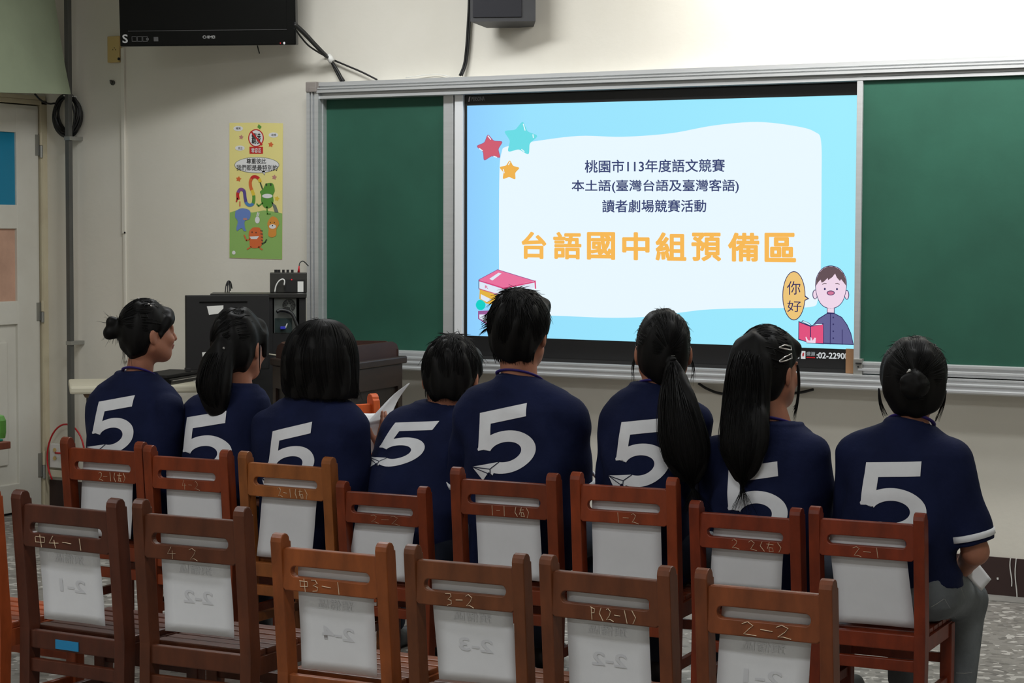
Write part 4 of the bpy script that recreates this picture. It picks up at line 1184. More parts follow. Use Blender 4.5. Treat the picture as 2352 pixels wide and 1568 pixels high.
p0_ = np.array([pA[0], pA[1], 0]); o = b.build('white_cable', smooth=True); o.location = p0_; o.rotation_euler = (0, 0, yaw)
tag(o, 'white cable end hooking up in front of the black amplifier', 'cable')
b = MB()
for pts in (((517, 672), (519, 655), (523, 646), (529, 648), (532, 663)), ((522, 672), (523, 655), (525, 645), (528, 656), (528, 668)), ((526, 672), (527, 660), (524, 648), (520, 656))):
    pp = [onface(x, y, 0.1) for x, y in pts]; b.tube(spline([(x, 0.1 + 0.01 * i, max(z, zc0 + 0.002)) for i, (x, z) in enumerate(pp)], 5), 0.0028, M['rubber'], 6)
o = b.build('wire_tuft', smooth=True); o.location = p0_; o.rotation_euler = (0, 0, yaw); tag(o, 'tuft of black wires sticking up on the black computer cabinet', 'wire')
# cream table
ZT = 0.745
E1, E2 = PZ(160, 888, ZT), PZ(455, 884, ZT); d_ = (E2 - E1); Lt = float(np.linalg.norm(d_)); d_ /= Lt; ty = math.atan2(d_[1], d_[0])
tb = thing('cream_table', (E1[0], E1[1], 0), ty, 'cream topped table behind the girl at the left end', 'table')
b = MB(); b.box((0, 0, ZT - 0.036), (Lt, 0.5, ZT), M['cream'], bev=0.01); b.build('table_top', tb)
b = MB(); b.prism([(0.06, ZT - 0.036), (0.07, ZT - 0.055), (0.12, ZT - 0.055), (Lt - 0.1, ZT - 0.055), (Lt - 0.1, ZT - 0.036)], 0.04, 0.07, mat('table_rail_brown', (130, 106, 84), 0.5), (0, 0, 0), (1, 0, 0), (0, 0, 1), (0, 1, 0)); b.build('rail', tb)
for x_ in (0.1, Lt - 0.12):
    for y_ in (0.06, 0.44):
        b = MB(); b.box((x_ - 0.016, y_ - 0.016, 0), (x_ + 0.016, y_ + 0.016, ZT - 0.036), M['pipe'], bev=0.003); b.build('leg', tb)
# monitor seen from behind, standing on the cream table
mA = P(428, 851, 8.98); ztm = float(P(428, 678, 8.98)[2]); zbm = float(mA[2])
my = math.radians(47); Wm = 0.375
mo = thing('computer_monitor', (mA[0], mA[1], ZT), my, 'black computer monitor seen from behind with white stickers, on the cream table', 'monitor')
b = MB(); h0 = zbm - ZT; h1 = ztm - ZT
b.box((0, 0, h0), (Wm, 0.035, h1), M['dark'], bev=0.004); b.build('housing', mo)
b = MB(); b.box((0.06, -0.002, h1 - 0.033), (Wm - 0.1, 0.001, h1 - 0.028), M['gloss']); b.box((-0.004, -0.004, h0 - 0.006), (0.02, 0.03, h0 + 0.012), M['dark'], bev=0.003); b.build('vent_slot', mo)


def onmon(x, y):
    n3 = np.array([-math.sin(my), math.cos(my), 0]); d = ray(x, y); t = ((mA - CAM) @ n3) / (d @ n3); p = CAM + d * t - mA
    return p @ np.array([math.cos(my), math.sin(my), 0]), p[2] + mA[2] - ZT


st = [onmon(x, y) for x, y in ((475, 703), (513, 701), (513, 708), (501, 720), (480, 723))]
b = MB(); b.prism(st[::-1], -0.0012, -0.0002, M['white'], (0, 0, 0), (1, 0, 0), (0, 0, 1), (0, 1, 0)); b.build('sticker', mo)
b = MB()
st = [onmon(x, y) for x, y in ((464, 809), (477, 808), (475, 820), (466, 825))]
b.prism(st[::-1], -0.0012, -0.0002, M['white'], (0, 0, 0), (1, 0, 0), (0, 0, 1), (0, 1, 0)); b.build('sticker', mo)
b = MB(); b.box((Wm / 2 - 0.12, -0.02, 0.0005), (Wm / 2 + 0.12, 0.14, 0.014), M['dark'], bev=0.004); b.box((Wm / 2 - 0.03, 0.03, 0.01), (Wm / 2 + 0.03, 0.055, h0 + 0.05), M['dark']); b.build('stand', mo)
# low black box on the cream table
p0_, p1_ = PZ(392, 884, ZT), PZ(462, 872, ZT); yw2 = math.atan2(*(p1_ - p0_)[1::-1])
e = thing('flat_black_device', (p0_[0], p0_[1], ZT), yw2, 'low flat black electronic device with silver trim on the cream table', 'device')
Lb = float(np.linalg.norm(p1_ - p0_)) + 0.05
b = MB(); b.box((0, 0, 0.0005), (Lb, 0.2, 0.028), M['gloss'], bev=0.006); b.box((0.01, 0.02, 0.028), (Lb, 0.19, 0.045), M['dark'], bev=0.004); b.build('housing', e)
b = MB(); b.box((0.02, -0.0015, 0.017), (Lb - 0.02, 0.001, 0.0195), M['silver']); b.build('trim_line', e)
# ------------------------------------------------------------------ smooth bodies: distance fields -> one continuous mesh


class Field:
    def __init__(s):
        s.ops = []

    def add(s, fn, lo, hi, k=0.012, sub=False, pad=None):
        s.ops.append((fn, np.asarray(lo, float), np.asarray(hi, float), k, sub)); return s

    def cone(s, a, b, ra, rb, k=0.012, sub=False, flat=None):
        a = np.asarray(a, float); b = np.asarray(b, float); ba = b - a; L2 = float(ba @ ba) + 1e-12
        r = max(ra, rb)

        def fn(X, Y, Z):
            px, py, pz = X - a[0], Y - a[1], Z - a[2]
            t = np.clip((px * ba[0] + py * ba[1] + pz * ba[2]) / L2, 0, 1)
            qx, qy, qz = px - t * ba[0], py - t * ba[1], pz - t * ba[2]
            if flat is not None:      # squash along a direction: (unit vector, factor)
                n, f = flat; dn = qx * n[0] + qy * n[1] + qz * n[2]
                e = dn * (f - 1); qx, qy, qz = qx + n[0] * e, qy + n[1] * e, qz + n[2] * e
            return np.sqrt(qx * qx + qy * qy + qz * qz) - (ra + (rb - ra) * t)
        return s.add(fn, np.minimum(a, b) - r, np.maximum(a, b) + r, k, sub)

    def ell(s, c, r, R=None, k=0.012, sub=False, cut=None):
        """ellipsoid, R: 3x3 rotation (columns = axes); cut: list of (point, normal) half spaces kept where (p-point).normal < 0"""
        c = np.asarray(c, float); r = np.asarray(r, float); R = np.eye(3) if R is None else R
        m = float(max(r))

        def fn(X, Y, Z):
            px, py, pz = X - c[0], Y - c[1], Z - c[2]
            u = (px * R[0, 0] + py * R[1, 0] + pz * R[2, 0]); v = (px * R[0, 1] + py * R[1, 1] + pz * R[2, 1]); w_ = (px * R[0, 2] + py * R[1, 2] + pz * R[2, 2])
            k0 = np.sqrt((u / r[0]) ** 2 + (v / r[1]) ** 2 + (w_ / r[2]) ** 2)
            k1 = np.sqrt((u / r[0] ** 2) ** 2 + (v / r[1] ** 2) ** 2 + (w_ / r[2] ** 2) ** 2) + 1e-9
            d = k0 * (k0 - 1) / k1
            if cut:
                for p, n in cut:
                    h = (X - p[0]) * n[0] + (Y - p[1]) * n[1] + (Z - p[2]) * n[2]
                    # smooth max
                    q = np.clip(0.5 + 0.5 * (d - h) / 0.012, 0, 1)
                    d = h * (1 - q) + d * q + 0.012 * q * (1 - q)
            return d
        return s.add(fn, c - m, c + m, k, sub)

    def loft(s, rows, grow=0.0, k=0.02, sub=False, p=2.3):
        """rows (z, cx, cy, half width, half depth), bottom to top"""
        R = np.array(sorted(rows), float); z = R[:, 0]

        def fn(X, Y, Z):
            zz = Z[0, 0, :]
            cx, cy = np.interp(zz, z, R[:, 1]), np.interp(zz, z, R[:, 2]); a = np.interp(zz, z, R[:, 3]) + grow; b_ = np.interp(zz, z, R[:, 4]) + grow
            u = np.abs((X - cx) / a); v = np.abs((Y - cy) / b_)
            rr = (u ** p + v ** p) ** (1 / p)
            d = (rr - 1) * np.minimum(a, b_)
            top = Z - (z[-1] + grow); bot = (z[0] - grow) - Z
            return np.maximum(np.maximum(d, top), bot)
        lo = (R[:, 1] - R[:, 3]).min() - grow, (R[:, 2] - R[:, 4]).min() - grow, z[0] - grow
        hi = (R[:, 1] + R[:, 3]).max() + grow, (R[:, 2] + R[:, 4]).max() + grow, z[-1] + grow
        return s.add(fn, lo, hi, k, sub)

    def plane(s, p, n):
        """cut away everything on the side the normal points to"""
        p = np.asarray(p, float); n = np.asarray(n, float)
        s.ops.append((lambda X, Y, Z: -((X - p[0]) * n[0] + (Y - p[1]) * n[1] + (Z - p[2]) * n[2]), None, None, 0.004, True)); return s

    def mesh(s, h, warp=None):
        adds = [o for o in s.ops if not o[4]]
        lo = np.min([o[1] for o in adds], 0) - 4 * h; hi = np.max([o[2] for o in adds], 0) + 4 * h
        n = np.ceil((hi - lo) / h).astype(int) + 1
        ax = [lo[i] + h * np.arange(n[i]) for i in range(3)]
        phi = np.full(n, 0.08, np.float32)
        for fn, a, b_, k, sub in s.ops:
            if a is None:
                sl = (slice(None),) * 3
            else:
                m = 3 * h + k
                i0 = np.clip(np.floor((a - m - lo) / h).astype(int), 0, n - 1); i1 = np.clip(np.ceil((b_ + m - lo) / h).astype(int) + 1, 1, n)
                if np.any(i1 <= i0): continue
                sl = tuple(slice(i0[i], i1[i]) for i in range(3))
            X, Y, Z = np.meshgrid(ax[0][sl[0]], ax[1][sl[1]], ax[2][sl[2]], indexing='ij', sparse=True)
            Z = np.broadcast_to(Z, (1, 1, Z.size)) if Z.shape != (1, 1, Z.size) else Z
            d = fn(X, Y, Z).astype(np.float32); d = np.broadcast_to(d, phi[sl].shape)
            c = phi[sl]
            if sub:
                d = -d; hh = np.clip(0.5 - 0.5 * (c - d) / max(k, 1e-4), 0, 1)
                phi[sl] = c * (1 - hh) + d * hh + k * hh * (1 - hh)
            else:
                hh = np.clip(0.5 + 0.5 * (c - d) / max(k, 1e-4), 0, 1)
                phi[sl] = c * (1 - hh) + d * hh - k * hh * (1 - hh)
        if warp is not None:
            X, Y, Z = np.meshgrid(*ax, indexing='ij', sparse=True)
            phi += warp(X, Y, Z).astype(np.float32)
        return surface_nets(phi, lo, h)


def surface_nets(phi, lo, h):
    s = phi < 0
    nx, ny, nz = phi.shape
    cs = [(i, j, k) for i in (0, 1) for j in (0, 1) for k in (0, 1)]
    cnt = np.zeros((nx - 1, ny - 1, nz - 1), np.int8)
    for i, j, k in cs:
        cnt += s[i:nx - 1 + i, j:ny - 1 + j, k:nz - 1 + k]
    act = (cnt > 0) & (cnt < 8)
    idx = np.argwhere(act)
    vid = np.full(act.shape, -1, np.int64); vid[act] = np.arange(len(idx))
    corner = {c: phi[idx[:, 0] + c[0], idx[:, 1] + c[1], idx[:, 2] + c[2]].astype(np.float64) for c in cs}
    acc = np.zeros((len(idx), 3)); num = np.zeros(len(idx))
    for c in cs:
        for a in range(3):
            if c[a] == 0:
                e = list(c); e[a] = 1; e = tuple(e)
                A_, B_ = corner[c], corner[e]; cr = (A_ < 0) != (B_ < 0)
                t = np.where(cr, A_ / np.where(cr, A_ - B_, 1), 0)
                p = np.tile(np.array(c, float), (len(idx), 1)); p[:, a] = t
                acc[cr] += p[cr]; num[cr] += 1
    v = lo + h * (idx + acc / np.maximum(num, 1)[:, None])
    faces = []
    for a in range(3):
        b_, c_ = (a + 1) % 3, (a + 2) % 3
        sl0 = [slice(None)] * 3; sl1 = [slice(None)] * 3
        sl0[a] = slice(0, -1); sl1[a] = slice(1, None)
        cr = s[tuple(sl0)] != s[tuple(sl1)]
        e = np.argwhere(cr)
        m = (e[:, b_] > 0) & (e[:, c_] > 0) & (e[:, b_] < phi.shape[b_] - 1) & (e[:, c_] < phi.shape[c_] - 1)
        e = e[m]
        q = []
        for db, dc in ((-1, -1), (0, -1), (0, 0), (-1, 0)):
            g = e.copy(); g[:, b_] += db; g[:, c_] += dc
            q.append(vid[g[:, 0], g[:, 1], g[:, 2]])
        q = np.stack(q, 1)
        inside = s[e[:, 0], e[:, 1], e[:, 2]]
        q[~inside] = q[~inside][:, ::-1]
        faces.append(q)
    return v, np.concatenate(faces)


def net_object(name, vf, mats, parent, pick=None):
    v, f = vf
    me = bpy.data.meshes.new(name)
    me.vertices.add(len(v)); me.vertices.foreach_set('co', v.astype(np.float32).ravel())
    me.loops.add(f.size); me.loops.foreach_set('vertex_index', f.astype(np.int32).ravel())
    me.polygons.add(len(f)); me.polygons.foreach_set('loop_start', np.arange(0, f.size, 4, dtype=np.int32)); me.polygons.foreach_set('loop_total', np.full(len(f), 4, np.int32))
    me.polygons.foreach_set('use_smooth', np.ones(len(f), bool))
    for m_ in mats: me.materials.append(m_)
    if pick is not None:
        me.polygons.foreach_set('material_index', pick(v[f].mean(1)).astype(np.int32))
    me.update(calc_edges=True); me.validate()
    o = bpy.data.objects.new(name, me); COL.objects.link(o); o.parent = parent
    return o


def rot(yaw=0, pitch=0, roll=0):
    """yaw left, pitch nose up, roll head to the right shoulder (degrees); columns = right, forward, up"""
    a, b_, c = (math.radians(q) for q in (yaw, pitch, roll))
    Rz = np.array([[math.cos(a), -math.sin(a), 0], [math.sin(a), math.cos(a), 0], [0, 0, 1]])
    Rx = np.array([[1, 0, 0], [0, math.cos(b_), -math.sin(b_)], [0, math.sin(b_), math.cos(b_)]])
    Ry = np.array([[math.cos(c), 0, math.sin(c)], [0, 1, 0], [-math.sin(c), 0, math.cos(c)]])
    return Rz @ Rx @ Ry


def unit(v):
    v = np.asarray(v, float); return v / (np.linalg.norm(v) + 1e-12)


def hand(fd, wrist, d, nrm, s=1.0, curl=(12, 16, 18, 20), side=1, bend=1.0, thumb_dir=None):
    """palm + five bent fingers. d: direction of the hand, nrm: outward normal of the palm side, side: +1 thumb on d x nrm side"""
    d = unit(d); nrm = unit(nrm - d * (np.asarray(nrm) @ d)); t = np.cross(d, nrm) * side
    w_ = np.asarray(wrist, float)
    L = 0.085 * s
    for q in (-0.027, -0.009, 0.009, 0.027):
        fd.cone(w_ + t * q * 0.75 * s + d * 0.008 * s, w_ + t * q * s + d * L, 0.0145 * s, 0.0125 * s, k=0.010)
    tips = []
    for i, (q, ln) in enumerate(((0.030, 0.070), (0.010, 0.079), (-0.010, 0.073), (-0.029, 0.057))):
        p = w_ + t * q * s + d * L; a = 0.0
        dirn = unit(d + t * q * 2.0)
        r0 = 0.0088 * s
        for j, fr in enumerate((0.45, 0.30, 0.25)):
            a += math.radians(curl[i] * bend * (1.0, 1.2, 0.9)[j])
            e = p + (dirn * math.cos(a) + nrm * math.sin(a)) * ln * fr * s
            fd.cone(p, e, r0, r0 * 0.92, k=0.004); p = e; r0 *= 0.92
        tips.append(p)
    p = w_ + t * 0.024 * s + d * 0.022 * s
    td_ = unit(d * 0.62 + t * 0.72 + nrm * 0.25) if thumb_dir is None else unit(thumb_dir)
    e = p + td_ * 0.040 * s; fd.cone(p, e, 0.0135 * s, 0.0105 * s, k=0.008)
    e2 = e + unit(td_ + d * 0.5) * 0.030 * s; fd.cone(e, e2, 0.0100 * s, 0.0085 * s, k=0.004)
    return tips


def five(shirt_obj, mp, parent, plane=True):
    """the big white 5 with a folded paper plane at its tail, printed on the back; mp maps glyph units -> body frame (x, z)"""
    me = shirt_obj.data
    vs = [v.co.copy() for v in me.vertices]; bvh = BVHTree.FromPolygons(vs, [tuple(p.vertices) for p in me.polygons])
    b = MB()

    def drop(u, v, lift=0.0022):
        x, z = mp(u, v)
        hit = bvh.ray_cast(Vector((x, -0.6, z)), Vector((0, 1, 0)))
        if hit[0] is None:
            return None
        return Vector((x, hit[0].y - lift, z))

    def strip(A_, B_, mt, n=3, lift=0.0022):
        """quads between two outlines A_ and B_"""
        grid = []
        for (a, c) in zip(A_, B_):
            grid.append([drop(a[0] + (c[0] - a[0]) * t / n, a[1] + (c[1] - a[1]) * t / n, lift) for t in range(n + 1)])
        idx = {}; pv = []
        for i, r in enumerate(grid):
            for j, p in enumerate(r):
                if p is not None: idx[(i, j)] = len(pv); pv.append(p)
        fs = []
        for i in range(len(grid) - 1):
            for j in range(n):
                q = [(i, j), (i, j + 1), (i + 1, j + 1), (i + 1, j)]
                if all(x in idx for x in q):
                    ys = [pv[idx[x]].y for x in q]
                    if max(ys) - min(ys) < 0.05: fs.append([idx[x] for x in q])
        b.add(pv, fs, mt)

    def lerp(p, q, n):
        return [(p[0] + (q[0] - p[0]) * i / n, p[1] + (q[1] - p[1]) * i / n) for i in range(n + 1)]
    m = M['print']
    strip(lerp((0.0, 0.0), (1.0, 0.0), 14), lerp((-0.035, 0.305), (0.98, 0.305), 14), m, 5)          # bar
    strip(lerp((-0.03, 0.25), (-0.12, 0.88), 10), lerp((0.235, 0.25), (0.165, 0.80), 10), m, 4)       # stem
    cx, cy, rx, ry, w1, w2 = 0.44, 1.035, 0.625, 0.50, 0.335, 0.235
    ang = [math.radians(a) for a in np.linspace(163, -122, 44)]
    outer = [(cx + rx * math.cos(a), cy - ry * math.sin(a)) for a in ang]; inner = [(cx + w1 * math.cos(a), cy - w2 * math.sin(a)) for a in ang]
    outer[0] = (-0.12, 0.88); inner[0] = (0.10, 0.88)
    strip(outer, inner, m, 5)
    if plane:
        strip(lerp((-0.34, 1.22), (-0.16, 1.60), 6), lerp((0.27, 1.235), (0.03, 1.42), 6), m, 5)      # wings
        strip(lerp((-0.34, 1.22), (0.27, 1.235), 6), lerp((0.03, 1.42), (0.10, 1.52), 6), m, 5, 0.0019)

        def ln(p, q, w_=0.022):
            d = np.array(q) - np.array(p); d = d / np.hypot(*d); nn = np.array([-d[1], d[0]]) * w_ / 2
            strip([tuple(np.array(x) - nn) for x in lerp(p, q, 8)], [tuple(np.array(x) + nn) for x in lerp(p, q, 8)], M['ink'], 1, 0.0032)
        ln((-0.34, 1.22), (0.07, 1.36)); ln((0.07, 1.36), (0.28, 1.235)); ln((0.07, 1.36), (0.05, 1.53)); ln((-0.34, 1.22), (0.0, 1.45)); ln((0.0, 1.45), (-0.02, 1.5))
    o = b.build('back_number', parent, smooth=True)
    return o


def strands(b, spec, mt):
    """tapered hair strands: spec = list of (points, radius)"""
    for pts, r in spec:
        b.tube(spline(pts, 3), r, mt, 3, taper=lambda t: 1.0 - 0.85 * t)


class Person:
    def __init__(s, key, label, torso_yaw=0.0):
        s.key = key; o, loc, yaw, w_, hc = CHAIR[key]
        s.yaw = yaw + math.radians(torso_yaw); s.loc = np.array(loc); s.hc = hc
        s.ex = np.array([math.cos(s.yaw), math.sin(s.yaw), 0]); s.ey = np.array([-math.sin(s.yaw), math.cos(s.yaw), 0])
        s.seat = SH * hc / H0
        s.root = thing('person', loc, s.yaw, label, 'person', 'students in navy shirts')

    SHIFT = 0.09

    def L(s, x, y, fwd):                 # picture point -> body frame on the vertical plane fwd metres before the chair back
        fwd = fwd + s.SHIFT; d = ray(x, y); t = (fwd - (CAM - s.loc) @ s.ey) / (d @ s.ey); p = CAM + d * t - s.loc
        return np.array([p @ s.ex, fwd, p[2]])

    def A(s, x, y, ly):                  # same, on the plane with absolute body-frame depth ly
        return s.L(x, y, ly - s.SHIFT)

    def px(s, x, y, fwd=0.13):
        """metres per picture pixel there"""
        return float(np.linalg.norm(s.L(x + 1, y, fwd) - s.L(x, y, fwd)))


def build_person(key, label, sil, collar, head, hyaw, hpitch, hroll, hs, arms, hair, fiv, lanyard=True, legcol='trouser', torso_yaw=0.0, lean=None, voxel=0.006, b_scale=1.0, legs=None, sk=None, hemcut=None, plane=True, hands=True, hdfwd=None, neck_r=0.05):
    p = Person(key, label, torso_yaw); root = p.root
    if callable(arms): arms = arms(p)
    if callable(legs): legs = legs(p)
    if callable(hemcut): hemcut = hemcut(p)
    C0 = 0.135 + p.SHIFT                                          # the plane the outline was measured on
    # ---- torso rows from the outline in the photo
    rows = []
    zs = p.seat
    zc = p.L(collar[0], collar[1], C0 - p.SHIFT)[2]

    def lean_at(z):
        t = max(0.0, min(1.0, (zc - z) / max(0.3, zc - zs)))
        return float(np.interp(t, [0, 0.15, 0.4, 0.7, 1], lean if lean else [.028, .012, 0.0, .005, .015]))
    for (y, xl, xr) in sil:
        pl = C0 + lean_at(p.A(xl, y, C0)[2])
        a, c = p.A(xl, y, pl), p.A(xr, y, pl)
        rows.append([a[2], (a[0] + c[0]) / 2, C0, (c[0] - a[0]) / 2, 0.0])
    rows = sorted(rows)
    for r in rows:
        t = max(0.0, min(1.0, (zc - r[0]) / max(0.3, zc - zs)))
        r[4] = min(r[3] * 0.98, np.interp(t, [0, .06, .16, .35, .6, 1.0], [.052, .072, .092, .108, .112, .122]) * b_scale)
        r[2] = C0 + lean_at(r[0])
    rows = [r for r in rows if r[0] > zs + 0.026]
    if rows[0][0] > zs + 0.012:
        r0 = list(rows[0]); r0[0] = zs + 0.024; r0[2] = C0 + (lean[-1] if lean else 0.015); r0[4] = 0.125 * b_scale; rows.insert(0, r0)
    cx0, cy0 = rows[0][1], rows[0][2]
    top = rows[-1]
    neck0 = np.array([p.A(collar[0], collar[1], top[2])[0], top[2] + 0.012, top[0] - 0.045])
    hf = (hdfwd if hdfwd is not None else top[2] + 0.022)
    hc = p.L(head[0], head[1], hf - p.SHIFT)
    R = rot(hyaw, hpitch, hroll); X, Y, Z = R[:, 0], R[:, 1], R[:, 2]
    H = lambda x, y, z: hc + (X * x + Y * y + Z * z) * hs
    # ---- skin: one continuous body
    fd = Field()
    fd.loft([(r[0], r[1], r[2], r[3] - 0.02, r[4] - 0.018) for r in rows[:-1]], k=0.02)
    fd.cone(neck0, H(0, -0.022, -0.05), neck_r * 1.06, neck_r * hs, k=0.03)
    fd.ell(H(0, -0.010, 0.030), np.array((0.074, 0.093, 0.098)) * hs, R, k=0.02)
    fd.ell(H(0, 0.030, -0.028), np.array((0.062, 0.066, 0.072)) * hs, R, k=0.025)
    fd.cone(H(0, 0.050, -0.070), H(0, 0.066, -0.084), 0.030 * hs, 0.019 * hs, k=0.028)
    for sx in (-1, 1):
        fd.cone(H(sx * 0.050, 0.0, -0.045), H(sx * 0.022, 0.055, -0.078), 0.022 * hs, 0.02 * hs, k=0.03)       # jaw line
        fd.ell(H(sx * 0.038, 0.070, -0.022), np.array((0.022, 0.020, 0.018)) * hs, R, k=0.02)                   # cheek
        fd.ell(H(sx * 0.032, 0.0935, 0.012), np.array((0.016, 0.012, 0.010)) * hs, R, k=0.006, sub=True)         # eye socket
        fd.ell(H(sx * 0.032, 0.082, 0.011), np.array((0.0125,) * 3) * hs, R, k=0.003)
        fd.cone(H(sx * 0.016, 0.094, 0.028), H(sx * 0.048, 0.082, 0.027), 0.0065 * hs, 0.004 * hs, k=0.012)      # brow
        e0 = H(sx * 0.073, -0.008, -0.004)
        Re = R @ rot(sx * 22, 0, 0)
        fd.ell(e0 + (-Y * 0.006 + X * sx * 0.006) * hs, np.array((0.009, 0.018, 0.031)) * hs, Re, k=0.008)        # ear
        fd.ell(e0 + (X * sx * 0.014 + Y * 0.004 + Z * 0.002) * hs, np.array((0.006, 0.009, 0.015)) * hs, Re, k=0.004, sub=True)
    fd.cone(H(0, 0.092, 0.020), H(0, 0.113, -0.022), 0.0075 * hs, 0.0100 * hs, k=0.010)                            # nose
    fd.ell(H(0.009, 0.099, -0.026), np.array((.008, .009, .006)) * hs, R, k=0.006); fd.ell(H(-0.009, 0.099, -0.026), np.array((.008, .009, .006)) * hs, R, k=0.006)
    fd.ell(H(0, 0.097, -0.046), np.array((.021, .010, .0065)) * hs, R, k=0.005); fd.ell(H(0, 0.094, -0.0575), np.array((.018, .010, .0065)) * hs, R, k=0.005)
    # ---- arms
    sh = Field()
    stripes = []
    hips = np.array([cx0, cy0, zs + 0.09])
    for side, A_ in arms.items():
        S, E, Wr = (np.asarray(q, float) for q in (A_['s'], A_['e'], A_['w']))
        ru = A_.get('r', 0.043); rs = A_.get('rs', 0.062); fr = A_.get('sl', 0.80)
        fd.cone(S, E, ru, ru * 0.86, k=0.02); fd.cone(E, Wr, ru * 0.86, ru * 0.60, k=0.015)
        if hands:
            hd = A_.get('hd', Wr - E); hn = A_.get('hn', np.array([0, 0, -1.0]))
            hand(fd, Wr, hd, np.asarray(hn, float), s=A_.get('hs', 0.92), side=A_.get('ts', -1 if side == 'l' else 1), curl=A_.get('curl', (16, 18, 20, 22)), bend=A_.get('bend', 1.0), thumb_dir=A_.get('td'))
        se = S + (E - S) * fr
        axd = unit(E - S)
        sh.cone(S, se + axd * 0.03, rs, rs * A_.get('fl', 0.98), k=0.03)
        A_['plane'] = (se, axd)
        stripes.append((S, se, axd, rs, A_.get('fl', 0.98)))
    # ---- legs
    lg = Field()
    kz = zs + 0.085
    for sx in (-1, 1):
        l0 = (legs or {}).get('l' if sx < 0 else 'r')
        hip = np.array([cx0 + sx * 0.076, cy0 + 0.0, zs + 0.088]); kn = np.array([cx0 + sx * 0.088, cy0 + 0.38, zs + 0.082]); an = np.array([cx0 + sx * 0.088, cy0 + 0.36, 0.085])
        if l0: hip, kn, an = (np.asarray(q, float) if q is not None else d_ for q, d_ in zip(l0, (hip, kn, an)))
        fd.cone(hip, kn, 0.068, 0.048, k=0.03); fd.cone(kn, an, 0.046, 0.034, k=0.02)
        fd.cone(an, an + np.array([0, 0.0, -0.045]), 0.033, 0.03, k=0.02); fd.cone(an + np.array([0, 0, -0.052]), an + np.array([sx * 0.015, 0.13, -0.062]), 0.030, 0.020, k=0.02)
        lg.cone(hip, kn, 0.082, 0.062, k=0.03); lg.cone(kn, an + unit(kn - an) * 0.02, 0.060, 0.050, k=0.02)
        b = Field(); b.cone(an + np.array([0, -0.012, -0.046]), an + np.array([sx * 0.016, 0.145, -0.052]), 0.038, 0.033, k=0.01); b.cone(an + np.array([0, 0, -0.03]), an + np.array([0, 0, -0.045]), 0.04, 0.042, k=0.02)
        b.plane((0, 0, 0.002), (0, 0, -1)); so = net_object('shoe', b.mesh(0.008), [M['shoe']], root)
    zz = sorted(r[0] for r in rows); ri = lambda z, k: float(np.interp(z, [r[0] for r in rows], [r[k] for r in rows]))
    lg.loft([(zs + 0.010, cx0, cy0, 0.120, 0.105)] + [(z, ri(z, 1), ri(z, 2), ri(z, 3) - 0.006, ri(z, 4) - 0.005) for z in (zs + 0.05, zs + 0.11, zs + 0.17, zs + 0.22)], k=0.03)
    skin_pick = None
    eye_c = [H(sx * 0.032, 0.093, 0.011) for sx in (-1, 1)]; lip_c = H(0, 0.102, -0.0515)

    def pick(c):
        k_ = np.zeros(len(c), int)
        for e in eye_c: k_[np.linalg.norm((c - e) / np.array([1, 1, 1]), axis=1) < 0.0095 * hs] = 2
        q = c - lip_c; k_[(np.abs(q @ X) < 0.02 * hs) & (np.abs(q @ Z) < 0.0105 * hs) & (q @ Y > -0.012 * hs)] = 1
        return k_
    body = net_object('body', fd.mesh(voxel), [M['skin'], M['lip'], M['eye']], root, pick)
    # ---- T-shirt
    sh.loft(rows, grow=0.004, k=0.03)
    sh.ell(neck0 + np.array([0, -0.008, 0.020]), (0.074, 0.072, 0.045), k=0.04)
    sh.cone(neck0 + np.array([0, 0.016, 0.030]), neck0 + unit(H(0, -0.02, -0.05) - neck0) * 0.2, neck_r + 0.014, neck_r + 0.016, k=0.006, sub=True)
    for side, A_ in arms.items():
        se, axd = A_['plane']
        S, E = np.asarray(A_['s'], float), np.asarray(A_['e'], float)
        rs = A_.get('rs', 0.062)
        q = se.copy(); rr = rs * 2.2

        def cutter(X_, Y_, Z_, q=q, axd=axd, rr=rr, E=E):
            h_ = (X_ - q[0]) * axd[0] + (Y_ - q[1]) * axd[1] + (Z_ - q[2]) * axd[2]
            rad = np.sqrt((X_ - q[0]) ** 2 + (Y_ - q[1]) ** 2 + (Z_ - q[2]) ** 2) - 0.115
            return np.maximum(-h_, rad)
        # only cut the sleeve, not the trunk: the trunk is added after the cut
        sh.ops = sh.ops
        A_['cutter'] = (cutter, q)
    # order: sleeves, sleeve cuts, then trunk
    sleeves = [o for o in sh.ops[:len(arms)]]; rest = sh.ops[len(arms):]
    cuts = []
    for side, A_ in arms.items():
        c_, q = A_['cutter']; cuts.append((c_, q - 0.13, q + 0.13, 0.004, True))
        S, E = np.asarray(A_['s'], float), np.asarray(A_['e'], float); se, axd = A_['plane']; rs = A_.get('rs', 0.062)
        tmp = Field(); tmp.cone(se - axd * 0.045, se + axd * 0.05, rs - 0.016, rs - 0.012, k=0.004, sub=True); cuts.append(tmp.ops[0])
    sh.ops = sleeves + cuts + rest
    hemz = zs + 0.012
    if hemcut: sh.plane(*hemcut)
    sd_ = sum(ord(q) for q in key)

    def wrinkle(X_, Y_, Z_):
        a = 0.0042 * np.sin(38 * X_ + 17 * Z_ + sd_ + 2.0 * np.sin(9 * Z_ + sd_)) * np.sin(11 * Z_ + 5 * X_ + 0.7 * sd_)
        c_ = 0.0040 * np.sin(22 * Z_ - 31 * X_ + 1.3 * sd_ + 1.5 * np.sin(13 * X_)) * np.clip((zc - Z_) / 0.25, 0, 1.2)
        return a + c_ + 0 * Y_
    shirt = net_object('shirt', sh.mesh(0.007, wrinkle), [M['shirt']], root)
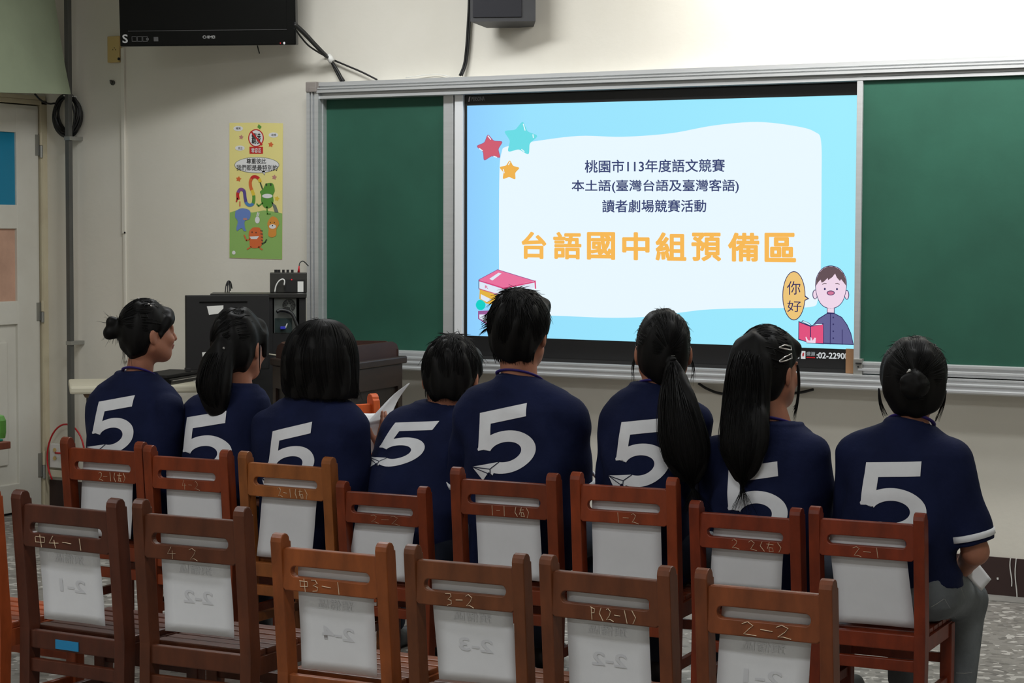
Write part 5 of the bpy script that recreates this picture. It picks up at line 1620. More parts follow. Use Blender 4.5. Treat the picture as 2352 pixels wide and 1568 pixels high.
    # white band near each sleeve hem
    for S, se, axd, rs, fl in stripes:
        b = MB(); xd = unit(np.cross(axd, [0.2, 0.9, 0.1])); yd = np.cross(axd, xd); n_ = 40; rr = rs * fl + 0.004
        vs = []
        for t_, r_ in ((-0.032, rr), (-0.031, rr + 0.0022), (-0.014, rr + 0.0022), (-0.013, rr)):
            vs += [se + axd * t_ + (xd * math.cos(2 * math.pi * i / n_) + yd * math.sin(2 * math.pi * i / n_)) * r_ for i in range(n_)]
        fs = [(j * n_ + i, j * n_ + (i + 1) % n_, ((j + 1) % 4) * n_ + (i + 1) % n_, ((j + 1) % 4) * n_ + i) for j in range(4) for i in range(n_)]
        b.add(vs, fs, M['print']); b.build('sleeve_band', root, smooth=True)
    tr = net_object('jeans' if legcol == 'jeans' else 'trousers', lg.mesh(0.008), [M[legcol]], root)
    # ---- printed number
    TL, TR, SB = fiv
    sb_ = BVHTree.FromPolygons([v.co.copy() for v in shirt.data.vertices], [tuple(q.vertices) for q in shirt.data.polygons])

    def on_shirt(x, y):
        d = ray(x, y); o = CAM - p.loc
        h_ = sb_.ray_cast(Vector((o @ p.ex, o @ p.ey, CAM[2])), Vector((d @ p.ex, d @ p.ey, d[2])).normalized())
        return np.array(h_[0]) if h_[0] is not None else p.L(x, y, 0.04)
    a, c, e = on_shirt(*TL), on_shirt(*TR), on_shirt(*SB)
    ux = np.array([c[0] - a[0], c[2] - a[2]]); sv = np.array([e[0] - a[0], e[2] - a[2]])
    # stem bottom is glyph (-0.12, 0.88)
    uy = (sv + 0.12 * ux) / 0.88

    def mp(u, v):
        q = np.array([a[0], a[2]]) + ux * u + uy * v; return float(q[0]), float(q[1])
    five(shirt, mp, root, plane)
    # ---- lanyard
    if lanyard:
        b = MB(); nk = neck0 + np.array([0, 0.0, 0.0]); up_ = unit(H(0, -0.02, -0.05) - neck0)
        pts = []
        for i in range(33):
            t = math.radians(-215 + 250 * i / 32)
            f_ = (math.sin(t) + 1) / 2
            rr = neck_r + 0.012
            pts.append(neck0 + up_ * (0.075 - 0.06 * f_) + np.array([rr * 1.10 * math.cos(t), rr * 1.0 * math.sin(t) + 0.004, 0]))
        b.tube(pts, 0.0062, M['lanyard'], 8, flat=0.5)
        for sx, q in ((-1, pts[0]), (1, pts[-1])):
            b.tube(spline([q, q + np.array([0, 0.05, -0.07]), np.array([neck0[0] + sx * 0.03, top[2] + 0.12, zs + 0.30]), np.array([neck0[0], top[2] + 0.135, zs + 0.2])], 5), 0.005, M['lanyard'], 6, flat=0.5)
        b.build('lanyard', root, smooth=True)
    hair(p, root, H, R, hs, hc)
    p.H, p.R, p.hs, p.rows, p.neck0, p.zc, p.shirt = H, R, hs, rows, neck0, zc, shirt
    return p


# ------------------------------------------------------------------ hair styles (head frame: x right, y face, z up)
def hair_noise(seed, amp=0.0022, ax=1.0):
    def wn(X_, Y_, Z_):
        return amp * np.sin(95 * X_ + 60 * Y_ + seed + 2 * np.sin(14 * Z_ + seed)) + amp * 0.7 * np.sin(120 * Y_ - 70 * X_ + 1.7 * seed + 2.2 * np.sin(11 * Z_))
    return wn


def cap(fd, H, R, hs, r, c=(0, -0.012, 0.034), face=0.030, nape=-0.075, nrm=(0.61, -0.79), bw=0.86):
    cuts = [(H(0, face / nrm[0], 0.0), R @ np.array([0, nrm[0], nrm[1]])), (H(0, 0, nape), R @ np.array([0, 0.0, -1.0]))]
    fd.ell(H(*c), np.array(r) * hs, R, k=0.014, cut=cuts)
    # back of the head down to the nape
    fd.ell(H(0, -0.048, -0.022), np.array((r[0] * bw, 0.056, 0.072)) * hs, R, k=0.03, cut=[(H(0, 0, nape - 0.006), R @ np.array([0, 0.0, -1.0])), (H(0, -0.006, 0), R @ np.array([0, 1.0, 0.0]))])


def finish(p, root, fd, H, R, hs, spec, seed, amp=0.0022, voxel=0.005, name='hair'):
    v, f = fd.mesh(voxel, hair_noise(seed, amp))
    b = MB(); strands(b, spec, M['hair'])
    if b.v:
        # strands and mass in one mesh
        nv = len(v); v2 = np.array(b.v); me = bpy.data.meshes.new(name)
        faces = [tuple(q) for q in f] + [tuple(i + nv for i in q) for q in b.f]
        me.from_pydata([tuple(q) for q in v] + [tuple(q) for q in v2], [], faces)
        me.materials.append(M['hair']); me.polygons.foreach_set('use_smooth', [True] * len(me.polygons)); me.update()
        o = bpy.data.objects.new(name, me); COL.objects.link(o); o.parent = root
        return o
    return net_object(name, (v, f), [M['hair']], root)


def comb(H, n, rng, r, tie=None, c=(0, -0.012, 0.034), rad=0.0013, face=0.0, nape=-0.08, lift=1.012):
    """strands lying on the cap: gathered to the tie direction, or falling from the crown when tie is None"""
    out = []; r = np.array(r); c = np.array(c)
    for _ in range(n):
        if tie is None:
            az = rng.uniform(math.radians(150), math.radians(390)); a = unit([0.15 * rng.uniform(-1, 1), -0.25 + 0.2 * rng.uniform(-1, 1), 1.0]); zl = rng.uniform(-0.75, -0.1)
            b_ = unit([math.cos(az), math.sin(az), zl])
        else:
            az = rng.uniform(0, 2 * math.pi); a = unit(tie); u = unit(np.cross(a, [0.3, 0.1, 1.0])); v = np.cross(a, u); th = rng.uniform(0.9, 2.0)
            b_ = unit(a * math.cos(th) + (u * math.cos(az) + v * math.sin(az)) * math.sin(th))
        t0 = 0.0 if tie is None else 0.06
        pts = []; lf = lift * rng.uniform(0.985, 1.008)
        for t in np.linspace(t0, 1, 8):
            d = unit(a * (1 - t) + b_ * t); q = c + d * r * lf
            if 0.61 * q[1] - 0.79 * q[2] > face + 0.004 or q[2] < nape + 0.004: break
            pts.append(H(*q))
        if len(pts) >= 4:
            if tie is not None: pts = pts[::-1]
            out.append((pts, rad))
    return out


def flyaways(H, R, n, rng, r=(0.088, 0.105, 0.105), c=(0, -0.012, 0.034), zmin=0.0, ln=0.03, rad=0.0011, back=True):
    out = []
    for _ in range(n):
        th = rng.uniform(0, 2 * math.pi); ph = rng.uniform(0.05, 1.25)
        d = np.array([math.cos(th) * math.sin(ph), math.sin(th) * math.sin(ph), math.cos(ph)])
        if d[1] > 0.75: continue
        p0 = np.array(c) + d * np.array(r) * 0.97
        tan = np.cross(d, [rng.uniform(-.4, .4), rng.uniform(-.4, .4), 1]); tan = np.cross(tan, d); tan = -tan / (np.linalg.norm(tan) + 1e-9)
        l_ = ln * rng.uniform(0.5, 1.2)
        p1 = p0 + tan * l_ * 0.5 + d * 0.004; p2 = p0 + tan * l_ + d * rng.uniform(0.002, 0.010)
        out.append(([H(*p0), H(*p1), H(*p2)], rad))
    return out
# ------------------------------------------------------------------ the eight students
def hang(p, s, e, rs=0.05, sl=0.97, fl=1.06, w=None, **kw):
    S, E = p.L(*s), p.L(*e)
    W_ = E + np.array([-0.10 if E[0] > 0 else 0.10, 0.20, -0.03]) if w is None else p.L(*w)
    W_[2] = max(W_[2], p.seat + 0.175) if w is None else W_[2]
    return dict(s=S, e=E, w=W_, rs=rs, sl=sl, fl=fl, **kw)


RG = random.Random(11)


def lock(p, pts, r):
    """strand path through picture points (x, y, fwd)"""
    return ([p.A(*q) for q in pts], r)


def tail(fd, p, pts, radii, k=0.02, flat=None):
    Q = [p.A(*q) for q in pts]
    Q = spline(Q, 4); R_ = np.interp(np.linspace(0, 1, len(Q)), np.linspace(0, 1, len(radii)), radii)
    for a, b_, r0, r1 in zip(Q[:-1], Q[1:], R_[:-1], R_[1:]):
        fd.cone(a, b_, r0, r1, k=k, flat=flat)
    return Q, R_


def tail_strands(Q, R_, n, rad, rng, over=0.05):
    out = []
    for _ in range(n):
        a = rng.uniform(0, 2 * math.pi); s0 = rng.uniform(0.0, 0.35); sw = rng.uniform(-.6, .6); kf = rng.uniform(0.85, 1.08)
        pts = []
        for t in np.linspace(s0, 1, 6):
            i = min(int(t * (len(Q) - 1)), len(Q) - 2); f_ = t * (len(Q) - 1) - i
            c = Q[i] * (1 - f_) + Q[i + 1] * f_; r_ = R_[i] * (1 - f_) + R_[i + 1] * f_
            aa = a + sw * t
            pts.append(c + np.array([math.cos(aa), math.sin(aa), 0]) * r_ * kf)
        pts.append(pts[-1] + (pts[-1] - pts[-2]) * rng.uniform(0.2, 1.2) * over * 10)
        out.append((pts, rad))
    return out


# 1 --- girl with a bun, face in profile, left end of the row
def hair1(p, root, H, R, hs, hc):
    fd = Field(); cap(fd, H, R, hs, (0.083, 0.103, 0.105), face=-0.006, nape=-0.092)
    fd.ell(H(0, 0.072, 0.062), np.array((0.060, 0.034, 0.040)) * hs, R, k=0.02, cut=[(H(0, 0, 0.030), R @ np.array([0, -0.45, -0.89]))])   # fringe
    fd.cone(H(0.064, 0.060, 0.055), H(0.074, 0.022, 0.000), 0.018 * hs, 0.008 * hs, k=0.02)
    fd.cone(H(0.074, 0.022, 0.000), H(0.076, 0.018, -0.030), 0.007 * hs, 0.003 * hs, k=0.01)
    b0 = p.A(262, 752, float(H(0, -0.10, 0.02)[1]))
    fd.ell(b0 + np.array([-0.002, 0, 0.018]), (0.024, 0.026, 0.024), k=0.010); fd.ell(b0 + np.array([-0.008, -0.004, -0.018]), (0.029, 0.028, 0.025), k=0.010)
    fd.cone(b0 + np.array([0.01, 0, -0.004]), H(0, -0.08, 0.015), 0.020, 0.030, k=0.012)
    sp = flyaways(H, R, 34, RG, zmin=0) + comb(H, 220, RG, (0.083, 0.103, 0.105), (-0.1, -1, 0.15), face=-0.006, nape=-0.092)
    for _ in range(26):
        a = RG.uniform(0, 6.28); q = b0 + np.array([math.cos(a) * 0.034 - 0.006, RG.uniform(-.02, .02), math.sin(a) * 0.042 - 0.004]); d = unit(q - b0 + np.array([-.02, 0, -.012])) * RG.uniform(0.012, 0.032)
        sp.append(([q - d * 0.6, q, q + d * 0.6 + np.array([0, 0, RG.uniform(-.006, .006)]), q + d * 1.2], 0.0011))
    for _ in range(10):
        x = RG.uniform(-0.05, 0.03); q = H(x, -0.085, -0.085); sp.append(([q + np.array([0, 0, .03]), q, q + np.array([RG.uniform(-.01, .01), -0.004, -0.028])], 0.0012))
    finish(p, root, fd, H, R, hs, sp, 1.0)
    b = MB()
    for c_ in ((318, 684), (341, 697), (346, 701)):
        q = p.A(c_[0], c_[1], float(H(0.03, -0.02, 0.1)[1]) - 0.04); b.tube([q, q + np.array([0.004, 0, -0.002])], 0.0025, M['silver'], 6)
    b.build('hair_pin', root)


build_person('A1', 'girl with messy hair bun, face in profile, at the left end of the row', [(858, 280, 345), (868, 262, 366), (884, 236, 392), (904, 220, 408), (930, 216, 412), (980, 216, 412), (1060, 218, 404), (1150, 222, 398)],
             (311, 860), (339, 768), -28, 2, 0, 0.93, lambda p: {'l': hang(p, (236, 936, .135), (233, 1090, .17), 0.049), 'r': hang(p, (386, 938, .10), (380, 1090, .14), 0.046)},
             hair1, ((228, 922), (311, 907), (213, 996)), voxel=0.005, neck_r=0.047)


# 2 --- girl with a low side ponytail
def hair2(p, root, H, R, hs, hc):
    fd = Field(); cap(fd, H, R, hs, (0.087, 0.106, 0.108), face=0.0, nape=-0.080)
    fd.ell(H(0, 0.06, 0.07), np.array((0.068, 0.04, 0.045)) * hs, R, k=0.02, cut=[(H(0, 0, 0.035), R @ np.array([0, -0.4, -0.92]))])
    fd.cone(H(0.072, 0.040, 0.05), H(0.080, 0.034, -0.02), 0.016 * hs, 0.006 * hs, k=0.015)
    yk = float(H(-0.04, -0.10, 0.0)[1])
    Q, R_ = tail(fd, p, ((520, 792, yk + .02), (508, 810, yk - .01), (498, 840, yk - .02), (492, 880, yk - .03), (494, 915, yk - .03), (500, 940, yk - .03)), (0.030, 0.038, 0.052, 0.060, 0.050, 0.018), k=0.02, flat=((0, 1, 0), 1.7))
    sp = flyaways(H, R, 40, RG) + tail_strands(Q, R_, 120, 0.0015, RG, 0.10) + comb(H, 220, RG, (0.087, 0.106, 0.108), (-0.55, -0.8, -0.15))
    finish(p, root, fd, H, R, hs, sp, 2.0, 0.003)
    q = p.A(513, 799, yk - 0.035); b = MB(); b.tube([q, q + np.array([0.004, 0, 0])], 0.004, M['silver'], 8); b.build('hair_bead', root)
    # stray lock in front of the ear
    b = MB(); strands(b, [([H(0.078, 0.004, 0.02), H(0.083, 0.0, -0.03), H(0.080, 0.010, -0.075), H(0.07, 0.03, -0.09)], 0.003)], M['hair']); b.build('stray_lock', root, smooth=True)


build_person('A2', 'girl with a low side ponytail reaching her shoulder, second from the left end', [(886, 520, 580), (894, 492, 598), (908, 460, 610), (928, 440, 612), (980, 436, 604), (1060, 438, 596), (1160, 442, 590)],
             (546, 886), (549, 800), 2, -4, 0, 1.02, lambda p: {'l': hang(p, (452, 946, .20), (442, 1100, .24), 0.048), 'r': hang(p, (592, 950, .24), (580, 1105, .36), 0.046)},
             hair2, ((430, 958), (521, 943), (421, 1038)), lanyard=False, lean=[.10, .08, .05, .02, .015], neck_r=0.048)


# 3 --- girl with bobbed hair
def hair3(p, root, H, R, hs, hc):
    fd = Field()
    yk = float(hc[1])
    rows = [(747, 733.5, 20), (747, 736, 52), (746, 743, 82), (745, 754, 106), (744, 770, 126), (743, 792, 141), (742, 820, 150), (741, 850, 155), (741, 880, 158), (743, 900, 156), (744, 911, 148)]
    s_ = p.px(742, 860, yk - p.SHIFT)
    rr = [(p.A(x, y, yk)[2], p.A(x, y, yk)[0], yk - 0.016, w_ * s_ / 2, 0.122 * math.sqrt(max(0.02, 1 - ((835 - y) / 104.0) ** 2)) if y < 835 else 0.122 - 0.028 * (y - 835) / 76) for i, (x, y, w_) in enumerate(rows)]
    fd.loft(rr, k=0.01, p=2.05)
    fd.ell(H(0, 0.100, -0.05), np.array((0.056, 0.066, 0.10)) * hs, R, k=0.02, sub=True)
    sp = flyaways(H, R, 30, RG, r=(0.092, 0.11, 0.11))
    for _ in range(260):
        a = RG.uniform(2.5, 6.9); zz = RG.uniform(0.0, 1.0)
        t0, b0 = rr[0], rr[-1]
        pts = []
        for j, r_ in enumerate(rr):
            pts.append(np.array([r_[1] + r_[3] * 1.008 * math.cos(a + 0.012 * j), r_[2] + r_[4] * 1.008 * math.sin(a + 0.012 * j), r_[0] + 0.0006]))
        pts.append(pts[-1] + np.array([0.004 * math.cos(a), 0.004 * math.sin(a), -RG.uniform(0.0, 0.012)]))
        sp.append((pts, 0.0014))
    for _ in range(12):
        sp.append(([p.A(812 + RG.uniform(-4, 4), 840, yk), p.A(818 + RG.uniform(-4, 4), 880, yk), p.A(828 + RG.uniform(-10, 6), 914 + RG.uniform(-6, 6), yk)], 0.0014))
    finish(p, root, fd, H, R, hs, sp, 3.0, 0.0018)


build_person('A3', 'girl with straight bobbed hair down to her collar, in front of the desk', [(906, 690, 768), (914, 652, 800), (930, 624, 818), (955, 606, 830), (1000, 600, 834), (1080, 604, 828), (1180, 610, 820)],
             (725, 908), (742, 826), 32, -4, 0, 1.0, lambda p: {'l': hang(p, (613, 982, .135), (602, 1140, .18), 0.048), 'r': hang(p, (814, 986, .135), (822, 1130, .2), 0.050)},
             hair3, ((627, 990), (718, 968), (617, 1066)), lanyard=False, neck_r=0.047)


# 4 --- leaning boy holding papers
def hair_boy(seed, r, face=-0.010, nape=-0.070, spikes=60, extra=None):
    def f(p, root, H, R, hs, hc):
        fd = Field(); cap(fd, H, R, hs, r, face=face, nape=nape, bw=0.74)
        fd.ell(H(0, 0.055, 0.085), np.array((r[0] * 0.82, 0.055, 0.045)) * hs, R, k=0.02, cut=[(H(0, 0, 0.05), R @ np.array([0, -0.3, -0.95]))])
        for sx in (-1, 1):
            fd.cone(H(sx * 0.073, 0.022, 0.04), H(sx * 0.076, 0.012, -0.018), 0.012 * hs, 0.005 * hs, k=0.012)
        sp = flyaways(H, R, spikes, RG, r=(r[0] + .004, r[1] + .004, r[2] + .004), ln=0.045, rad=0.0022)
        sp += comb(H, 260, RG, r, None, face=face, nape=nape, rad=0.0017, lift=1.02)
        for _ in range(110):        # nape hair
            x = RG.uniform(-0.066, 0.066); y = -0.075 + 0.6 * x * x / 0.1; q = H(x, y - 0.012, nape + 0.03); sp.append(([q, H(x * .97, y - 0.012, nape + 0.008), H(x * .93, y - 0.002, nape - RG.uniform(0.004, 0.016))], 0.0020))
        if extra: sp += extra(p, H)
        finish(p, root, fd, H, R, hs, sp, seed, 0.003)
    return f


def arms4(p):
    a = hang(p, (910, 992, .29), (876, 1116, .36), 0.053, sl=0.86, w=(876, 1034, .48), hd=None)
    a['hd'] = p.L(901, 945, .50) - a['w']; a['hn'] = np.array([-0.80, 0.60, 0.1]); a['ts'] = 1; a['curl'] = (8, 16, 30, 34); a['hs'] = 0.86; a['r'] = 0.038
    return {'l': a, 'r': hang(p, (1062, 992, .31), (1050, 1140, .42), 0.046)}


P4 = build_person('A4', 'short-haired boy leaning forward who holds up white sheets of paper', [(924, 962, 1062), (932, 930, 1076), (946, 908, 1084), (972, 890, 1086), (1020, 876, 1080), (1060, 866, 1074), (1100, 858, 1068), (1150, 852, 1062), (1250, 856, 1056)],
             (1012, 924), (1038, 874), 12, -18, 0, 1.09, arms4, hair_boy(4.0, (0.090, 0.110, 0.106)), ((909, 970), (1010, 966), (872, 1027)), lanyard=False, lean=[.20, .17, .11, .04, .015], voxel=0.0045)


# 5 --- tallest boy
def spikes5(p, H):
    out = []
    for _ in range(26):
        a = RG.uniform(0, 1); q = H(-0.070 - 0.012 * a, -0.045 + 0.05 * RG.random(), 0.075 - 0.055 * a); out.append(([q, q + np.array([-0.018, -.005, -0.006]), q + np.array([-0.036 - .01 * RG.random(), -.006, -0.016 - 0.012 * RG.random()])], 0.0030))
    return out


P5 = build_person('A5', 'tallest boy with short black hair and a violet lanyard, in front of the display', [(866, 1150, 1232), (876, 1120, 1262), (890, 1088, 1292), (908, 1068, 1314), (930, 1060, 1326), (980, 1062, 1326), (1060, 1072, 1318), (1150, 1080, 1310), (1250, 1085, 1305)],
             (1191, 866), (1194, 770), 9, 0, 0, 1.06, lambda p: {'l': hang(p, (1080, 954, .135), (1062, 1120, .24), 0.053, fl=1.10), 'r': hang(p, (1309, 954, .135), (1324, 1120, .24), 0.054, fl=1.10)},
             hair_boy(5.0, (0.092, 0.110, 0.108), extra=spikes5, spikes=80), ((1103, 948), (1211, 925), (1099, 1035)), neck_r=0.055)


# 6 --- girl with the long low ponytail
def hair6(p, root, H, R, hs, hc):
    fd = Field(); cap(fd, H, R, hs, (0.084, 0.102, 0.105), face=0.0, nape=-0.086)
    fd.ell(H(0, 0.06, 0.07), np.array((0.066, 0.04, 0.045)) * hs, R, k=0.02, cut=[(H(0, 0, 0.035), R @ np.array([0, -0.4, -0.92]))])
    yk = float(H(0.0, -0.115, -0.02)[1])
    Q, R_ = tail(fd, p, ((1546, 824, yk + .016), (1547, 838, yk + .002), (1550, 868, yk - .004), (1555, 905, 0.135), (1562, 950, 0.116), (1570, 1000, 0.106), (1578, 1050, 0.104), (1586, 1092, 0.106)), (0.005, 0.015, 0.033, 0.049, 0.064, 0.074, 0.068, 0.026), k=0.012, flat=((0, 1, 0), 3.6))
    sp = flyaways(H, R, 36, RG) + tail_strands(Q, R_, 190, 0.0015, RG, 0.16) + comb(H, 240, RG, (0.084, 0.102, 0.105), (0.15, -1, -0.2), nape=-0.086)
    for x0, x1, y1 in ((1533, 1512, 985), (1536, 1517, 1000), (1530, 1510, 1025)):
        sp.append(lock(p, ((x0, 860, yk - .02), (x1 + 4, 930, 0.115), (x1, y1 - 30, 0.100), (x1 - 1, y1, 0.100)), 0.0022))
    for sx in (-1, 1):
        for _ in range(9):
            q = H(sx * 0.082, 0.01, 0.0); sp.append(([q, H(sx * (0.088 + RG.uniform(0, .01)), 0.008, -0.045), H(sx * (0.080 + RG.uniform(0, .02)), 0.012, -0.085 - RG.uniform(0, .02))], 0.0014))
    finish(p, root, fd, H, R, hs, sp, 6.0, 0.002)
    b = MB(); q0, q1 = p.A(1545.5, 823, yk + .004), p.A(1546, 827, yk + .002); b.tube([q0, q1], 0.010, M['dark'], 12)
    q = p.A(1546, 817, yk - 0.008); b.tube([q + np.array([-0.006, 0, 0]), q + np.array([0.006, 0, 0])], 0.0016, M['pipe'], 6); b.build('hair_tie', root, smooth=True)


P6 = build_person('A6', 'girl with a long low ponytail hanging over the number on her back', [(886, 1460, 1530), (895, 1434, 1556), (910, 1412, 1588), (930, 1398, 1612), (955, 1390, 1618), (1000, 1390, 1606), (1080, 1398, 1586), (1180, 1402, 1576)],
             (1495, 887), (1523, 812), 23, 0, 0, 1.0, lambda p: {'l': hang(p, (1412, 965, .135), (1402, 1150, .24), 0.050), 'r': hang(p, (1600, 968, .135), (1576, 1150, .28), 0.048)},
             hair6, ((1428, 969), (1531, 959), (1415, 1057)), neck_r=0.047)


# 7 --- girl with hair clips and a high ponytail
def hair7(p, root, H, R, hs, hc):
    fd = Field(); cap(fd, H, R, hs, (0.084, 0.104, 0.107), face=-0.002, nape=-0.080)
    fd.ell(H(0, 0.06, 0.07), np.array((0.068, 0.04, 0.045)) * hs, R, k=0.02, cut=[(H(0, 0, 0.035), R @ np.array([0, -0.4, -0.92]))])
    yk = float(H(-0.05, -0.09, 0.05)[1])
    Q, R_ = tail(fd, p, ((1742, 800, yk + .02), (1724, 804, yk - .010), (1719, 840, yk - .026), (1716, 890, yk - .030), (1713, 935, yk - .034), (1709, 985, 0.122), (1706, 1035, 0.106), (1706, 1085, 0.100)), (0.032, 0.043, 0.057, 0.063, 0.066, 0.070, 0.066, 0.026), k=0.02, flat=((0, 1, 0), 2.4))
    sp = flyaways(H, R, 40, RG) + tail_strands(Q, R_, 190, 0.0015, RG, 0.16) + comb(H, 240, RG, (0.084, 0.104, 0.107), (-0.5, -0.8, 0.3))
    yr = float(H(0.08, 0.03, 0)[1])
    for _ in range(22):
        dx = RG.uniform(-5, 5)
        sp.append(lock(p, ((1832 + dx * .4, 838, yr), (1835 + dx * .5, 880, yr), (1831 + dx * .6, 925, yr), (1825 + dx, 955 + RG.uniform(-22, 12), yr)), 0.0026))
    finish(p, root, fd, H, R, hs, sp, 7.0, 0.002)
    for pts in (((1790, 797), (1802, 792), (1817, 795), (1817, 804), (1802, 801), (1790, 798)), ((1790, 829), (1802, 820), (1818, 812), (1819, 822), (1806, 828), (1792, 831))):
        b = MB(); me_y = None
        P_ = []
        for x, y in pts:
            # lay the clip on the side of the head
            d = ray(x, y); q = p.L(x, y, 0.0); o = CAM - p.loc
            D_ = np.array([d @ p.ex, d @ p.ey, d[2]]); O_ = np.array([o @ p.ex, o @ p.ey, CAM[2]])
            Rt = R.T; r_ = np.array((0.0865, 0.1065, 0.1095)) * hs; c_ = H(0, -0.012, 0.034)
            o2 = Rt @ (O_ - c_) / r_; d2 = Rt @ D_ / r_
            A_, B_, C_ = d2 @ d2, 2 * o2 @ d2, o2 @ o2 - 1; disc = max(B_ * B_ - 4 * A_ * C_, 0); t = (-B_ - math.sqrt(disc)) / (2 * A_)
            P_.append(O_ + D_ * t)
        b.tube(P_ + [P_[0]], 0.0022, M['silver'], 6); b.build('hair_clip', root, smooth=True)


P7 = build_person('A7', 'girl with two silver hair clips and a thick ponytail falling down her back', [(973, 1738, 1835), (983, 1704, 1856), (997, 1668, 1872), (1015, 1644, 1880), (1050, 1636, 1884), (1120, 1642, 1878), (1200, 1648, 1872)],
             (1786, 973), (1764, 856), -12, 0, 0, 1.03, lambda p: {'l': hang(p, (1652, 1042, .135), (1643, 1225, .22), 0.054), 'r': hang(p, (1866, 1042, .135), (1872, 1225, .24), 0.054)},
             hair7, ((1674, 1074), (1786, 1059), (1674, 1171)), neck_r=0.048, plane=True)


# 8 --- girl with a bun at the right end
def hair8(p, root, H, R, hs, hc):
    fd = Field(); cap(fd, H, R, hs, (0.094, 0.106, 0.108), face=0.0, nape=-0.090)
    fd.ell(H(0, 0.06, 0.07), np.array((0.07, 0.04, 0.045)) * hs, R, k=0.02, cut=[(H(0, 0, 0.035), R @ np.array([0, -0.4, -0.92]))])
    b0 = p.A(2100, 884, float(H(0, -0.128, 0.0)[1]))
    fd.ell(b0, (0.043, 0.032, 0.040), k=0.010); 
    for i in range(5):
        a = i * 1.26; fd.ell(b0 + np.array([0.022 * math.cos(a), -0.008, 0.02 * math.sin(a)]), (0.022, 0.022, 0.020), k=0.006)
    sp = flyaways(H, R, 46, RG, r=(0.096, 0.108, 0.110)) + comb(H, 260, RG, (0.094, 0.106, 0.108), (0, -1, -0.05), nape=-0.09)
    for sx, xs in ((-1, ((2019, 895), (2022, 925), (2034, 955))), (1, ((2172, 900), (2166, 930), (2152, 965)))):
        for _ in range(16):
            dx = RG.uniform(-4, 4); yv = float(H(sx * 0.08, 0.02, 0)[1])
            sp.append(lock(p, [(x + dx * (0.4 + .5 * i), y + RG.uniform(-4, 4), yv) for i, (x, y) in enumerate(xs)], 0.0020))
    for _ in range(14):
        a = RG.uniform(0, 6.28); q = b0 + np.array([math.cos(a) * 0.04, -0.01, math.sin(a) * 0.036]); sp.append(([q, q + np.array([math.cos(a + .6) * .01, -.002, math.sin(a + .6) * .01]), q + np.array([math.cos(a + 1) * .02, -.002, math.sin(a + 1) * .02])], 0.001))
    finish(p, root, fd, H, R, hs, sp, 8.0, 0.002)
    b = MB(); q = p.A(2088, 851, float(b0[1]) - 0.012)
    b.tube([p.A(2083, 856, float(b0[1]) - .01), q], 0.0026, M['silver'], 6); b.tube([q, q + np.array([0.003, -0.002, 0.001])], 0.0042, M['white'], 8); b.build('hair_pin', root, smooth=True)


def arms8(p):
    r = hang(p, (2190, 1058, .135), (2240, 1266, .15), 0.056, sl=0.90, fl=1.10, w=(2212, 1303, .30))
    r['r'] = 0.043; r['hn'] = np.array([-.2, 0.3, -1.0])
    return {'l': hang(p, (1958, 1044, .135), (1950, 1230, .24), 0.051), 'r': r}


def legs8(p):
    k = p.L(2219, 1376, .44); return {'r': (p.L(2140, 1352, .14), k, np.array([k[0] + 0.0, .43, .085]))}


P8 = build_person('A8', 'girl with a round hair bun in grey-blue jeans, at the right end of the row', [(968, 2042, 2125), (977, 2008, 2146), (990, 1968, 2170), (1006, 1950, 2190), (1030, 1942, 2202), (1060, 1944, 2206), (1120, 1950, 2200), (1200, 1944, 2194), (1270, 1940, 2196), (1335, 1946, 2202)],
             (2086, 974), (2098, 884), 18, 0, 0, 1.0, arms8, hair8, ((1990, 1061), (2117, 1059), (1977, 1158)), legcol='jeans', legs=legs8, plane=True, voxel=0.005, neck_r=0.047,
             hemcut=lambda p: (p.L(2150, 1352, .0), (0.10, -0.12, -1.0)))

# pocket stitching on the grey-blue jeans
jm = [o for o in P8.root.children if o.name.startswith('jeans')][0]
jb = BVHTree.FromPolygons([v.co.copy() for v in jm.data.vertices], [tuple(q.vertices) for q in jm.data.polygons])


def on_jeans(x, y):
    d = ray(x, y); o = CAM - P8.loc; D_ = Vector((d @ P8.ex, d @ P8.ey, d[2])).normalized(); O_ = Vector((o @ P8.ex, o @ P8.ey, CAM[2]))
    h_ = jb.ray_cast(O_, D_); return None if h_[0] is None else h_[0] - D_ * 0.001


b = MB(); dk_ = mat('denim_stitch', (150, 152, 150), 0.8)
for pts in (((2138, 1394), (2152, 1386), (2168, 1375)), ((2170, 1376), (2182, 1396), (2194, 1418)), ((2196, 1330), (2208, 1352), (2216, 1375)), ((2196, 1545), (2215, 1546), (2232, 1544))):
    q = [on_jeans(x, y) for x, y in pts]
    if all(x is not None for x in q): b.tube(q, 0.0012, dk_, 5)
if b.v: b.build('stitching', P8.root)

# ------------------------------------------------------------------ papers in hands


def curved_sheet(name, grid, mt, thick=0.0007):
    """grid: rows of 3-D points -> thin solid sheet"""
    nr, nc = len(grid), len(grid[0]); g = np.array(grid, float)
    du = g[1, 1] - g[0, 0]; dv = g[1, 0] - g[0, 1]; nn = np.cross(du, dv); nn = nn / np.linalg.norm(nn) * thick
    v = [q for r in g for q in r] + [q + nn for r in g for q in r]; n_ = nr * nc; fs = []
    for i in range(nr - 1):
        for j in range(nc - 1):
            q = (i * nc + j, i * nc + j + 1, (i + 1) * nc + j + 1, (i + 1) * nc + j); fs += [q, tuple(n_ + x for x in q[::-1])]
    per = [j for j in range(nc)] + [i * nc + nc - 1 for i in range(1, nr)] + [(nr - 1) * nc + j for j in range(nc - 2, -1, -1)] + [i * nc for i in range(nr - 2, 0, -1)]
    for i in range(len(per)):
        j = (i + 1) % len(per); fs.append((per[j], per[i], n_ + per[i], n_ + per[j]))
    b = MB(); b.add(v, fs, mt); return b.build(name, None, smooth=True)


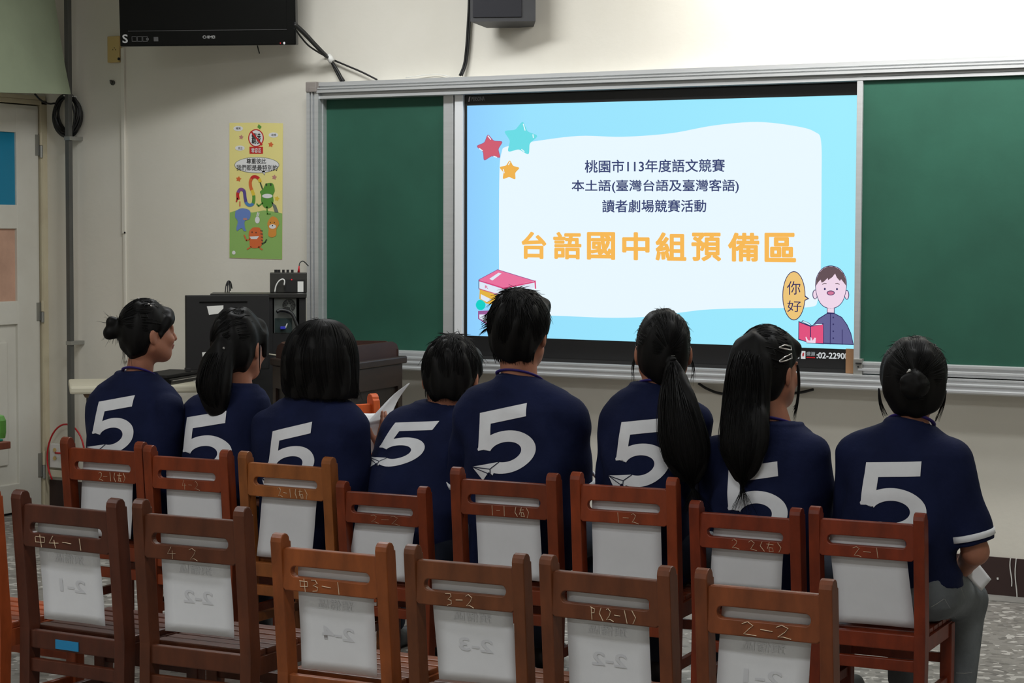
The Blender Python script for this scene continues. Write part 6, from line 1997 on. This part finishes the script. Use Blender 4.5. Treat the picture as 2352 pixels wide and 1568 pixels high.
def bil(c, nr, nc, bulge):
    c = [np.asarray(q, float) for q in c]; out = []
    for i in range(nr):
        t = i / (nr - 1); row = []
        for j in range(nc):
            u = j / (nc - 1); q = (c[0] * (1 - u) + c[1] * u) * (1 - t) + (c[3] * (1 - u) + c[2] * u) * t
            row.append(q + np.asarray(bulge) * math.sin(math.pi * u) * 1.0)
        out.append(row)
    return out


def WP(p, x, y, f):      # world point on a person's plane
    q = p.L(x, y, f); return p.loc + p.ex * q[0] + p.ey * q[1] + np.array([0, 0, q[2]])


bk = thing('paper_booklet', WP(P4, 870, 950, 0.510), 0, 'white sheets of paper held up by the leaning boy, beside the bobbed girl', 'paper')
BKL = np.array(bk.location)
g = bil([WP(P4, 842, 966, 0.500), WP(P4, 890, 922, 0.560), WP(P4, 940, 879, 0.620), WP(P4, 897, 960, 0.515)], 6, 8, (0, 0, 0))
# upright flap: from the crease up to the raised corner
A_ = spline([WP(P4, 838, 976, 0.490), WP(P4, 868, 943, 0.530), WP(P4, 905, 905, 0.580), WP(P4, 940, 879, 0.620)], 4)
B_ = spline([WP(P4, 886, 962, 0.515), WP(P4, 897, 955, 0.530), WP(P4, 915, 917, 0.590), WP(P4, 940.5, 880.5, 0.620)], 4)
o = curved_sheet('page', [[A_[i] * (1 - t) + B_[i] * t for t in np.linspace(0, 1, 5)] for i in range(len(A_))], M['paper'])
for q in o.data.vertices: q.co -= Vector(BKL)
o.parent = bk
o = curved_sheet('page', bil([WP(P4, 811, 945, 0.620), WP(P4, 872, 948, 0.580), WP(P4, 846, 976, 0.505), WP(P4, 834, 966, 0.530)], 5, 7, (0, 0, -0.004)), M['paper'])
for q in o.data.vertices: q.co -= Vector(BKL)
o.parent = bk
o = curved_sheet('page', bil([WP(P4, 839, 978, 0.495), WP(P4, 876, 953, 0.530), WP(P4, 874, 1010, 0.522), WP(P4, 850, 1045, 0.490)], 5, 7, (0, 0.004, 0)), M['paper'])
for q in o.data.vertices: q.co -= Vector(BKL)
o.parent = bk
o = curved_sheet('hand_paper', bil([WP(P8, 2205, 1306, .315), WP(P8, 2243, 1287, .36), WP(P8, 2277, 1330, .36), WP(P8, 2254, 1357, .315)], 7, 7, (0.0, -0.0, 0.0)), M['paper'])
for i, q in enumerate(o.data.vertices):
    pass
tag(o, 'curled white paper in the right hand of the girl with grey-blue jeans', 'paper')
